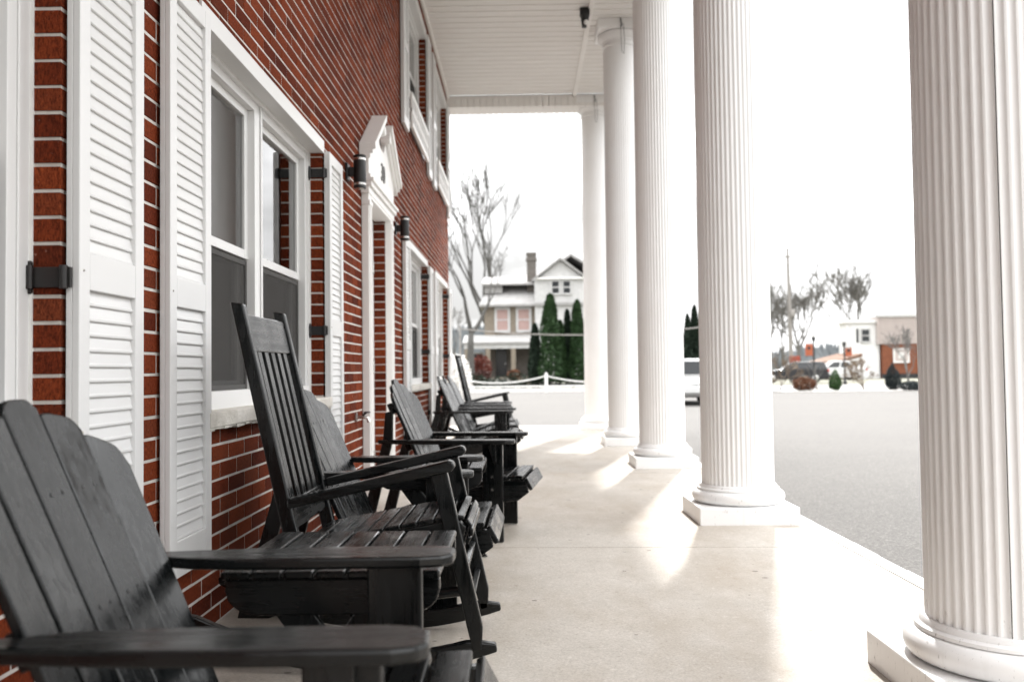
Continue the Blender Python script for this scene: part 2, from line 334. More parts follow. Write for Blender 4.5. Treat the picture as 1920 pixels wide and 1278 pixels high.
# ------------------------------------------------------------------ brick building
C_ = 0.0672; Z0 = 0.020; JT = 0.0098; BL = 0.2016
WEND = 14.35; ZEND = 5.44; WTOP = 5.46; WBEG = -4.0
WIN = [(0.235, 2.255), (3.235, 5.25), (9.10, 11.06), (12.08, 14.02)]   # openings y0,y1 in the ground floor
WZ0, WZ1 = Z0+11*C_, Z0+34*C_-0.012
DOOR = (6.66, 7.66); DZ1 = Z0+34*C_-0.004
UWIN = [(9.10, 11.06), (12.08, 14.02)]; UZ0, UZ1 = Z0+58*C_, Z0+76*C_
holes = [(a, b, WZ0, WZ1) for a, b in WIN] + [(DOOR[0], DOOR[1], -1, DZ1)] + [(a, b, UZ0, UZ1) for a, b in UWIN]
bld = thing('brick_building', 'long red brick building with white shutters and a pedimented doorway along the porch', 'building')
core = MB()
ycut = sorted({WBEG, WEND} | {h[0] for h in holes} | {h[1] for h in holes}); zcut = sorted({-0.2, WTOP} | {h[2] for h in holes if h[2] > 0} | {h[3] for h in holes})
e = 0.004
for ya, yb in zip(ycut, ycut[1:]):
    run = None
    for za, zb in zip(zcut, zcut[1:]):
        cy, cz = (ya+yb)/2, (za+zb)/2
        solid = not any(h[0] < cy < h[1] and h[2] < cz < h[3] for h in holes)
        if solid: run = (run[0], zb) if run else (za, zb)
        if (not solid or zb == zcut[-1]) and run:
            hl = any(abs(h[1]-ya) < 1e-6 and h[2] < run[1]-0.01 and h[3] > run[0]+0.01 for h in holes); hr = any(abs(h[0]-yb) < 1e-6 and h[2] < run[1]-0.01 and h[3] > run[0]+0.01 for h in holes)
            core.box(-0.3, -0.0028, ya+(e if hl else 0), yb-(e if hr else 0)-(0.004 if yb == WEND else 0), run[0], run[1]); run = None
wall = part('brick_wall', core, M['mortar'], bld)
SHUT = [(2.262, 2.652, 0), (2.852, 3.232, 0), (5.255, 5.64, 0), (8.72, 9.095, 0), (11.065, 11.45, 0), (11.69, 12.075, 0), (14.025, 14.41, 0)]
SZ0, SZ1 = 0.305, 2.275
bricks = []
rows = int((WTOP-Z0)/C_)
rb = random.Random(11)
for k in range(rows):
    z0 = Z0 + k*C_ + JT; z1 = Z0 + (k+1)*C_; zc = (z0+z1)/2
    blocks = sorted((h[0], h[1]) for h in holes if h[2] < zc < h[3])
    free = []; a = WBEG
    for h0, h1 in blocks:
        free.append((a, h0)); a = h1
    free.append((a, WEND))
    off = (k % 2)*BL/2 + 0.031
    for a, b in free:
        y = a; i = math.floor((a-off)/BL)
        cuts = [a] + [off + j*BL for j in range(i+1, i+1+int((b-a)/BL)+2) if a+0.055 < off + j*BL < b-0.055] + [b]
        for p, q in zip(cuts, cuts[1:]):
            lo = p + (0 if p == a else JT/2); hi = q - (0 if q == b else JT/2)
            bricks.append((lo + rb.uniform(-.001, .001)*(p != a), hi + rb.uniform(-.001, .001)*(q != b), z0 + rb.uniform(-.0008, .0008), z1 + rb.uniform(-.0008, .0008), rb.uniform(-.0007, .0007)))
def brick_area(b):
    y, z = (b[0]+b[1])/2, (b[2]+b[3])/2
    p = [project((0, yy, zz)) for yy, zz in ((b[0], b[2]), (b[1], b[2]), (b[1], b[3]), (b[0], b[3]))]
    if any(q is None for q in p): return 0
    cx = sum(q[0] for q in p)/4; cz = sum(q[1] for q in p)/4
    if not (0 < cx < 1920 and 0 < cz < 1278): return 0
    for s0, s1, _ in SHUT:
        if SZ0 < z < SZ1 and s0 - 0.02 < y < s1 + 0.13*(y/2.5)*0.4: return 0
    return abs(sum(p[i][0]*p[(i+1) % 4][1] - p[(i+1) % 4][0]*p[i][1] for i in range(4)))/2
order = sorted(range(len(bricks)), key=lambda i: -brick_area(bricks[i]))
top = set(order[:300])
def brick_geo(mb, y0, y1, z0, z1, dx):
    c = 0.0018; xb, xf, xm = -0.098, dx, dx-0.0022
    mb.add([(xb, y0, z0), (xb, y1, z0), (xb, y1, z1), (xb, y0, z1), (xm, y0, z0), (xm, y1, z0), (xm, y1, z1), (xm, y0, z1), (xf, y0+c, z0+c), (xf, y1-c, z0+c), (xf, y1-c, z1-c), (xf, y0+c, z1-c)],
        [(0, 1, 5, 4), (1, 2, 6, 5), (2, 3, 7, 6), (3, 0, 4, 7), (4, 5, 9, 8), (5, 6, 10, 9), (6, 7, 11, 10), (7, 4, 8, 11), (8, 9, 10, 11)])
rest = MB(); tints = []; cache = {}
for i, b in enumerate(bricks):
    if i in top:
        L, Hh = b[1]-b[0], b[3]-b[2]; key = round(L/0.004)
        if key not in cache:
            mb = MB(); brick_geo(mb, 0, key*0.004, 0, C_-JT, 0); cache[key] = mb.mesh('brick', M['brick'])
        o = link('brick', cache[key], wall); o.location = (b[4], b[0], b[2]); o.scale = (1, L/(key*0.004), Hh/(C_-JT))
    else:
        brick_geo(rest, *b); tints += [rb.random()]*9
me = rest.mesh('brick_courses', M['brick'])
at = me.attributes.new('tint', 'FLOAT', 'FACE'); at.data.foreach_set('value', tints)
link('brick_courses', me, wall, kind='stuff')

# window units: an outer frame with two double-hung sashes each
def window_unit(y0, y1, z0, z1, curtains=True):
    f = MB(); xf, xb = -0.078, -0.20
    jw, mw, hw = 0.105, 0.13, 0.085
    f.box(xb, xf, y0, y0+jw, z0, z1); f.box(xb, xf, y1-jw, y1, z0, z1)
    f.box(xb, xf-0.003, y0+jw, y1-jw, z1-hw, z1); f.box(xb, xf+0.02, y0+jw, y1-jw, z0, z0+0.075)
    ym = (y0+y1)/2; f.box(xb, xf-0.001, ym-mw/2, ym+mw/2, z0+0.075, z1-hw)
    for ya in (y0+jw*0.55, ym+mw*0.12, y1-jw*0.62):                # raised beads on the casing
        f.box(xf, xf+0.006, ya, ya+0.012, z0+0.02, z1-0.02)
    f.box(xf-0.004, xf+0.014, y0+jw*0.5, y1-jw*0.5, z1-0.045, z1-0.012)
    fr = part('window', f, M['vinyl'], bld, 0.0025)
    for a, b in ((y0+jw, ym-mw/2), (ym+mw/2, y1-jw)):
        za, zb = z0+0.075, z1-hw; zm = za + (zb-za)*0.47
        fm = MB()
        for (p, q, r, s, xo, xi) in ((a, b, zm-0.012, zb, -0.112, -0.142), (a, b, za, zm+0.028, -0.148, -0.178)):
            t = 0.048
            sm = MB(); sm.box(xi, xo, p, p+t, r, s); sm.box(xi, xo, q-t, q, r, s); sm.box(xi, xo-0.001, p+t, q-t, r, r+t*0.85); sm.box(xi, xo-0.001, p+t, q-t, s-t*0.8, s)
            so = part('sash', sm, M['vinyl'], fr, 0.002)
            part('pane', MB().box((xi+xo)/2-0.003, (xi+xo)/2+0.003, p+t-0.004, q-t+0.004, r+t*0.85-0.004, s-t*0.8+0.004), M['glass'], fr)
        part('screen_frame', MB().box(-0.128, -0.118, a, a+0.022, za, zm-0.02).box(-0.128, -0.118, b-0.022, b, za, zm-0.02).box(-0.127, -0.119, a+0.022, b-0.022, za, za+0.022).box(-0.127, -0.119, a+0.022, b-0.022, zm-0.042, zm-0.02), M['dark'], fr)
        part('insect_screen', MB().box(-0.1238, -0.1232, a+0.02, b-0.02, za+0.02, zm-0.04), M['screen'], fr)
        if curtains:
            c = MB(); nn = 26
            for (s0, s1) in ((a+0.0, a+(b-a)*0.40), (b-(b-a)*0.46, b-(b-a)*0.30), (b-(b-a)*0.30, b+0.02)):
                pts = [(-0.225 + 0.016*math.sin(j*2.3) + 0.006*math.sin(j*5.1), s0 + (s1-s0)*j/nn) for j in range(nn+1)]
                o = len(c.v)
                for (x, y) in pts:
                    c.v.append((x, y, za-0.1)); c.v.append((x, y, zb+0.1))
                for j in range(nn): c.f.append((o+2*j, o+2*j+2, o+2*j+3, o+2*j+1))
            part('curtain', c, M['sheer' if s1 > b else 'curtain'], fr, smooth=180)
    part('room', MB().add([(-0.305, y0-0.25, z0-0.3), (-0.305, y1+0.25, z0-0.3), (-0.305, y1+0.25, z1+0.3), (-0.305, y0-0.25, z1+0.3), (-2.2, y0-0.25, z0-0.3), (-2.2, y1+0.25, z0-0.3), (-2.2, y1+0.25, z1+0.3), (-2.2, y0-0.25, z1+0.3)],
        [(4, 5, 6, 7), (0, 1, 5, 4), (1, 2, 6, 5), (2, 3, 7, 6), (3, 0, 4, 7)]), M['roomwall'], fr)
    return fr
def sill(y0, y1, z1, z0=None):
    z0 = z0 or z1-0.082; s = MB(); nn = 40; r = random.Random(int(y0*10))
    s.box(-0.075, 0.048, y0-0.02, y1+0.03, z0+0.012, z1)
    for i in range(nn):                                              # chipped lower arris
        a = y0-0.02 + (y1-y0+0.05)*i/nn; b = y0-0.02 + (y1-y0+0.05)*(i+1)/nn
        s.box(-0.05, 0.048-r.uniform(0.001, 0.007), a, b, z0+r.uniform(-0.002, 0.005), z0+0.0125)
    return part('stone_sill', s, M['stone'], bld, 0.004)
for i, (a, b) in enumerate(WIN):
    window_unit(a, b, WZ0+0.062, WZ1)
    sill(a, b, WZ0+0.066, 0.758)
    lt = MB().box(-0.078, 0.012, a-0.0, b+0.0, WZ1-0.028, WZ1+0.028); lt.box(0.0, 0.0125, a-0.005, b+0.005, WZ1-0.029, WZ1+0.045)
    part('lintel', lt, M['vinyl'], bld, 0.002)
    part('caulk', MB().box(-0.0785, -0.070, b-0.006, b+0.004, WZ0+0.07, WZ1-0.03), M['line'], bld)
for a, b in UWIN:
    window_unit(a, b, UZ0, UZ1, False)
    part('lintel', MB().box(-0.078, 0.02, a-0.02, b+0.02, UZ1-0.01, UZ1+0.10), M['vinyl'], bld, 0.002)
    part('window_ledge', MB().box(-0.076, 0.03, a, b, UZ0-0.03, UZ0+0.003), M['vinyl'], bld, 0.002)
    # white lattice flower box under the upper window
    p = MB(); ya, yb, za, zb = a+0.14, b-0.22, UZ0-0.40, UZ0-0.035; x0, x1 = 0.004, 0.062
    for (z, w) in ((za, 0.05), (zb-0.05, 0.05)): p.box(x1-0.03, x1, ya, yb, z, z+w); p.box(x0, x1-0.03, ya, ya+0.03, z, z+w)
    nb = 12
    for j in range(nb+1): yy = ya + (yb-ya-0.045)*j/nb; p.box(x1-0.026, x1-0.002, yy, yy+0.045, za+0.05, zb-0.05)
    p.box(x1-0.022, x1-0.006, ya, yb, (za+zb)/2-0.022, (za+zb)/2+0.022); p.box(x0, x1-0.03, ya+0.004, ya+0.024, (za+zb)/2-0.02, (za+zb)/2+0.02)
    pl = part('window_box', p, M['white'], bld, 0.002)
    part('box_liner', MB().box(x0, x1-0.05, ya+0.04, yb-0.04, za+0.02, zb-0.04), M['carblack'], pl)

# shutters with separate louvres
def louvre(m, y, z, w, p):
    m.prism([(0.0, z), (0.0075, z), (0.0098, z+0.0025), (0.0098, z+0.0075), (0.0080, z+0.011), (0.0022, z+p+0.001), (0.0, z+p+0.001)], 'y', y, y+w); return m
PITCH_L = 0.0392
LV = louvre(MB(), 0, 0, 0.273, PITCH_L).mesh('louver', M['shutter'])
def shutter(y0, y1, z0, z1):
    x0, xb, xf = 0.010, 0.026, 0.045; st = 0.057; w = y1-y0; h = z1-z0
    zr0, zr1 = z0+h*0.448, z0+h*0.4965
    b0, b1 = z0+h*0.06, z1-h*0.033
    m = MB(); m.box(x0, xb, y0, y1, z0, z1)
    m.box(xb, xf, y0, y0+st, z0, z1); m.box(xb, xf, y1-st, y1, z0, z1)
    for a, b in ((z0, b0), (zr0, zr1), (b1, z1)): m.box(xb, xf-0.0005, y0+st, y1-st, a, b)
    s = part('shutter', m, M['shutter'], bld, 0.0025)
    far = MB()
    for a, b in ((b0, zr0), (zr1, b1)):
        n = max(1, round((b-a)/PITCH_L)); pt = (b-a)/n
        for i in range(n):
            if y0 < 6:
                o = link('louver', LV, s); o.location = (xb, y0+st, a+i*pt); o.scale = (1, (w-2*st)/0.273, pt/PITCH_L)
            else: louvre(far, 0, a+i*pt, w-2*st, pt)
    if far.v:
        o = part('louvers', far, M['shutter'], s, kind='stuff'); o.location = (xb, y0+st, 0)
    part('screw', MB().lathe([(0.004, 0), (0.003, 0.003)], 8, (0, 0, 0)), M['steel'], s).matrix_local = Matrix.Translation((xf-0.0005, y0+st*0.4, (zr0+zr1)/2)) @ Matrix.Rotation(R(90), 4, 'Y')
    return s
def hinge(y, z, worn):
    m = MB(); m.box(-0.082, -0.070, y-0.014, y-0.002, z-0.042, z+0.042)
    m.box(-0.070, 0.030, y-0.012, y-0.001, z-0.026, z+0.026)
    m.tube([(0.012, y-0.012, z-0.030), (0.012, y-0.012, z+0.030)], 0.011, 10)
    m.tube([(-0.072, y-0.016, z-0.030), (-0.072, y-0.016, z+0.030)], 0.009, 10)
    return part('shutter_hinge', m, M['rust'] if worn else M['black'], bld, 0.002)
for i, (a, b, _) in enumerate(SHUT):
    shutter(a, b, SZ0, SZ1)
    if i in (0, 2, 4, 6):
        for z in (0.47, 1.215, 2.145): hinge(a-0.004, z, i == 0)
for a, b in ((8.70, 9.085), (11.075, 11.44), (11.70, 12.065), (14.035, 14.40)):
    shutter(a, b, UZ0-0.50, UZ1+0.06)

# doorway: pilasters, entablature and broken pediment, recessed door
dy0, dy1 = DOOR; dm = (dy0+dy1)/2
def mould(mb, y0, y1, prof):
    for (x, za, zb) in prof: mb.box(0.0, x, y0-(x-0.05)*0.6, y1+(x-0.05)*0.6, za, zb)
d = MB()
PW = 0.125
for a in (dy0-PW, dy1):
    d.box(0.002, 0.055, a, a+PW, 0.12, 2.30); d.box(0.002, 0.068, a-0.008, a+PW+0.008, fz(0)+0.002, 0.12)
    d.box(0.055, 0.062, a+0.02, a+0.045, 0.16, 2.20); d.box(0.055, 0.062, a+PW-0.045, a+PW-0.02, 0.16, 2.20)
    d.box(0.002, 0.066, a-0.006, a+PW+0.006, 2.20, 2.235)
ds = part('door_surround', d, M['white'], bld, 0.003)
en = MB(); ya, yb = dy0-PW-0.01, dy1+PW+0.01
mould(en, ya, yb, [(0.062, 2.285, 2.335), (0.082, 2.335, 2.37), (0.100, 2.37, 2.395), (0.075, 2.395, 2.425)])
en.box(-0.088, 0.058, dy0-0.02, dy1+0.02, 2.262, 2.2855)
part('architrave', en, M['white'], ds, 0.003)
part('frieze', MB().prism([(ya+0.0, 2.424), (yb-0.0, 2.424), (yb, 2.59), (dm+0.17, 2.85), (dm+0.14, 2.78), (dm+0.08, 2.75), (dm-0.08, 2.75), (dm-0.14, 2.78), (dm-0.17, 2.85), (ya, 2.59)], 'x', 0.002, 0.06), M['white'], ds, 0.003)
for s in (-1, 1):
    rk = MB()
    def P(u, v): return (dm + s*u, v)
    ue, ut = (yb-ya)/2 + 0.08, 0.15; ze, zt = 2.585, 2.945
    for x, lo, hi in ((0.125, 0.0, 0.05), (0.105, -0.03, 0.0), (0.085, -0.065, -0.03)):
        pl = [P(ue, ze+lo), P(ue, ze+hi), P(ut, zt+hi), P(ut, zt+lo)]
        if s < 0: pl = pl[::-1]
        rk.prism(pl, 'x', 0.003, x)
    part('raking_cornice', rk, M['white'], ds, 0.004)
    part('scroll', MB().tube([(0.03, dm+s*0.135, 2.87), (0.11, dm+s*0.135, 2.87)], 0.036, 16), M['white'], ds, 0.004, 40)
def digits(txt, y, z, size):
    cu_ = bpy.data.curves.new('house_number', 'FONT'); cu_.body = txt; cu_.size = size; cu_.extrude = 0.004; cu_.align_x = 'CENTER'
    t = bpy.data.objects.new('tmp', cu_); COL.objects.link(t)
    bpy.context.view_layer.update(); me = bpy.data.meshes.new_from_object(t.evaluated_get(bpy.context.evaluated_depsgraph_get()))
    bpy.data.objects.remove(t); me.materials.clear(); me.materials.append(M['digit']); o = link('house_number', me, ds)
    o.matrix_local = Matrix.Translation((0.064, y, z)) @ Matrix(((0, 0, 1, 0), (1, 0, 0, 0), (0, 1, 0, 0), (0, 0, 0, 1)))
digits('30', dm+0.02, 2.50, 0.20)
dr = MB(); dr.box(-0.16, -0.098, dy0, dy0+0.05, 0.02, 2.262); dr.box(-0.16, -0.098, dy1-0.05, dy1, 0.02, 2.262); dr.box(-0.16, -0.099, dy0+0.05, dy1-0.05, 2.20, 2.262)
part('door_frame', dr, M['white'], bld, 0.003)
dd = part('door', MB().box(-0.145, -0.103, dy0+0.054, dy1-0.054, 0.04, 2.196), M['white'], bld, 0.003)
for z0, z1 in ((0.22, 0.95), (1.10, 2.02)):
    for a, b in ((dy0+0.15, dm-0.04), (dm+0.04, dy1-0.15)):
        part('door_panel', MB().box(-0.104, -0.094, a, b, z0, z1), M['white'], dd, 0.006)
for z in (0.25, 1.02, 1.86):
    part('door_hinge', MB().tube([(-0.095, dy1-0.052, z-0.055), (-0.095, dy1-0.052, z+0.055)], 0.010, 10).box(-0.1025, -0.094, dy1-0.075, dy1-0.025, z-0.05, z+0.05), M['steel'], dd, 0.0, 40)
part('door_threshold', MB().box(-0.2, -0.01, dy0+0.002, dy1-0.002, 0.0, 0.038), M['stone'], bld, 0.003)

# ------------------------------------------------------------------ porch roof
ZS = 5.45; XR = 3.02; YB = 14.5
pr = thing('porch_roof', 'white panelled porch ceiling with a beam across its far end', 'porch roof', (0, 0, 0))
so = MB(); y = -5.0; bw = 0.178
nb = int((YB+5)/bw)
prof = []
for i in range(nb):
    a = y + i*bw
    prof += [(a, ZS+0.03), (a+0.034, ZS+0.03), (a+0.040, ZS), (a+0.100, ZS), (a+0.103, ZS+0.016), (a+0.115, ZS+0.016), (a+0.118, ZS), (a+bw-0.004, ZS)]
for xa, xb in ((0.004, 2.05), (2.10, XR)):
    o = len(so.v)
    for (yy, zz) in prof: so.v.append((xa, yy, zz)); so.v.append((xb, yy, zz))
    for j in range(len(prof)-1): so.f.append((o+2*j, o+2*j+1, o+2*j+3, o+2*j+2))
part('ceiling_boards', so, M['soffit'], pr, kind='stuff')
part('ceiling_trim', MB().box(2.045, 2.105, -5, YB, ZS-0.022, ZS+0.02), M['soffit'], pr, 0.004)
part('wall_moulding', MB().box(0.004, 0.03, -4, YB, ZS-0.02, ZS+0.005), M['soffit'], pr, 0.003)
bm_ = MB(); bm_.box(-1.5, XR, YB+0.04, YB+0.41, 5.288, ZS+0.03); bm_.box(-1.5, XR, YB-0.2, YB+0.041, ZS+0.034, ZS+0.06)
xx = -1.5
while xx < XR-0.02:                                                   # ribbed siding on the face and the underside
    bm_.box(xx, xx+0.092, YB, YB+0.055, 5.282, ZS-0.002); bm_.box(xx, xx+0.092, YB+0.003, YB+0.447, 5.278, 5.335); xx += 0.102
part('end_beam', bm_, M['soffit'], pr)
part('fascia', MB().box(XR, XR+0.03, -5, YB+0.45, ZS-0.03, ZS+0.28), M['white'], pr, 0.004)
part('roof_deck', MB().box(-0.3, XR+0.08, -5, YB+0.5, ZS+0.28, ZS+0.36), M['roof'], pr)
part('gutter', MB().box(XR+0.032, XR+0.12, -5, YB+0.5, ZS+0.16, ZS+0.278), M['white'], pr, 0.01)

# columns
def column():
    root = thing('porch_column', '', 'column', (0, 0, 0), 0, 'white fluted columns along the porch edge')
    part('plinth', MB().box(-0.305, 0.305, -0.305, 0.305, -0.012, 0.105), M['column'], root, 0.005)
    pts = [(0.248, 0.1055)]
    for i in range(13):
        a = -math.pi/2 + math.pi*i/12; pts.append((0.252 + 0.040*math.cos(a), 0.147 + 0.0405*math.sin(a)))
    pts += [(0.260, 0.190), (0.258, 0.200), (0.246, 0.206), (0.244, 0.216), (0.238, 0.222)]
    part('base_ring', MB().lathe(pts, 56), M['column'], root, 0.0, 35)
    NF = 48; sub = 8; n = NF*sub
    def rf(r, z, k):
        t = (k % sub)/sub; u = abs(t-0.5)*2
        g = 0.0085*max(0.0, 1-((1-u)/0.80)**2)**0.5 if False else 0.0
        # shallow scallop between narrow flat fillets
        q = max(0.0, 1 - (u/0.78)**2)
        return r - 0.0052*q
    zs = [0.219, 0.23] + [0.23 + (5.13-0.23)*i/14 for i in range(1, 15)] + [5.16]
    prof = [(0.2285 - 0.010*((z-0.2)/5.0)**1.6, z) for z in zs]
    part('shaft', MB().lathe(prof, n, rfun=rf), M['column'], root, 0.0, 30)
    part('seam', MB().box(0.2175, 0.2292, -0.0012, 0.0012, 0.222, 5.14), M['wire'], root)
    cap = [(0.222, 5.14), (0.234, 5.145), (0.234, 5.165), (0.224, 5.17), (0.224, 5.20), (0.238, 5.205), (0.24, 5.222), (0.258, 5.23), (0.284, 5.255), (0.292, 5.285), (0.284, 5.312), (0.266, 5.322)]
    cp = part('capital', MB().lathe(cap, 56), M['column'], root, 0.0, 35)
    part('abacus', MB().box(-0.31, 0.31, -0.31, 0.31, 5.322, ZS-0.002), M['column'], cp, 0.004)
    return root
CX = [(2.585, 2.66, 'nearest white fluted column, cut by the right frame edge', 176), (2.55, 5.83, 'second nearest white fluted column, its wide square plinth fully in view', 40), (2.56, 9.02, 'middle white fluted column, with the pale car showing between it and the nearer one', 40),
      (2.50, 11.62, 'white fluted column with its ring capital in view right of the black ceiling camera', 40), (2.42, 14.80, 'farthest and slimmest looking white column, beside the dark evergreens and under the end beam', 40)]
c0 = column()
for i, (x, y, lb, sr) in enumerate(CX):
    c = c0 if i == 0 else dup(c0, (x, y, 0), 0, lb)
    c.location = (x, y, fz(x)); c.rotation_euler.z = R(100 if i else -117); c['label'] = lb
for c in [o for o in bpy.data.objects if o.name.startswith(('plinth', 'abacus'))]:   # square blocks stay square to the porch
    top_ = c.parent if c.name.startswith('plinth') else c.parent.parent
    c.rotation_euler.z = -top_.rotation_euler.z
# the two far capitals carry a dark hook with a hanging loop of wire
for i in (3, 4):
    x, y = CX[i][0], CX[i][1]
    h = thing('hanging_wire', ['thin wire loop hanging from a hook at the capital nearest the ceiling camera', 'thin wire hanging from a hook at the capital of the farthest column'][i-3], 'wire', (x-0.02, y-0.318, 5.40), 0, 'wires hung from column capitals')
    part('hook', MB().tube([(0, 0, 0.04), (0, -0.012, 0.0), (0.01, -0.016, -0.05), (0.0, -0.012, -0.07)], 0.009, 6), M['wire'], h)
    part('wire_loop', MB().tube([(-0.005, -0.014, -0.05), (0.0, -0.02, -0.2), (0.012, 0.035, -0.38), (0.04, 0.04, -0.40), (0.045, -0.01, -0.25), (0.03, -0.016, -0.03)], 0.0035, 5), M['wire'], h)
# security camera at the ceiling trim
sc_ = thing('security_camera', 'small black dome camera under the porch ceiling beside the trim strip', 'camera', (2.0, 11.0, ZS))
part('mount', MB().box(-0.06, 0.06, -0.05, 0.05, -0.10, -0.001), M['black'], sc_, 0.01)
part('body', MB().tube([(0, -0.02, -0.09), (0, -0.02, -0.20)], [0.055, 0.045], 14), M['black'], sc_, 0, 40)
part('lens', MB().lathe([(0.008, -0.03), (0.024, -0.022), (0.031, 0.0), (0.024, 0.022), (0.008, 0.03)], 12, (0.012, -0.07, -0.2)), M['globe'], sc_, 0, 60)
part('sensor', MB().box(-0.04, 0.02, -0.06, 0.0, -0.25, -0.2), M['black'], sc_, 0.006)

# wall lamps
def wall_lamp(y, z, label):
    t = thing('wall_lamp', label, 'wall lamp', (0, y, z), 0, 'wall lamps beside the door'); t.scale = (0.80, 0.80, 0.86)
    part('backplate', MB().box(0.001, 0.022, -0.055, 0.055, -0.065, 0.065), M['black'], t, 0.006)
    part('arm', MB().box(0.022, 0.075, -0.028, 0.028, -0.035, 0.035), M['black'], t, 0.004)
    part('shade', MB().lathe([(0.052, -0.088), (0.053, -0.084), (0.053, 0.084), (0.052, 0.088)], 24, (0.115, 0, 0)), M['black'], t, 0, 40)
    for s in (-1, 1):
        part('band', MB().lathe([(0.0515, 0.089), (0.0515, 0.106)] if s > 0 else [(0.0515, -0.106), (0.0515, -0.089)], 24, (0.115, 0, 0)), M['steel'], t, 0, 40)
        part('cap', MB().lathe([(0.052, 0.107), (0.053, 0.11), (0.053, 0.128), (0.045, 0.131)] if s > 0 else [(0.045, -0.131), (0.053, -0.128), (0.053, -0.11), (0.052, -0.107)], 24, (0.115, 0, 0)), M['black'], t, 0, 40)
    part('bulb_glass', MB().lathe([(0.01, -0.142), (0.028, -0.136), (0.034, -0.1315)], 16, (0.115, 0, 0)), M['steel'], t, 0, 60)
wall_lamp(5.98, 2.315, 'black cylinder wall lamp with silver bands, on the near side of the pediment')
wall_lamp(8.28, 2.30, 'black cylinder wall lamp with silver bands, beyond the doorway above the far shutter')
sp = thing('wall_spigot', 'small metal water tap sticking out of the brick beside the door pilaster', 'water tap', (0, 6.26, 0.655))
part('flange', MB().tube([(0.001, 0, 0), (0.010, 0, 0)], 0.032, 16), M['steel'], sp, 0, 40)
part('spout', MB().tube([(0.01, 0, 0), (0.055, 0, 0), (0.085, 0, -0.005), (0.095, 0, -0.035)], 0.013, 10), M['steel'], sp, 0, 50)
part('valve_handle', MB().tube([(0.05, 0, 0.012), (0.075, 0, 0.03)], 0.007, 8).lathe([(0.022, -0.005), (0.024, 0), (0.022, 0.005)], 14, (0.08, 0, 0.034)), M['rust'], sp, 0, 50)
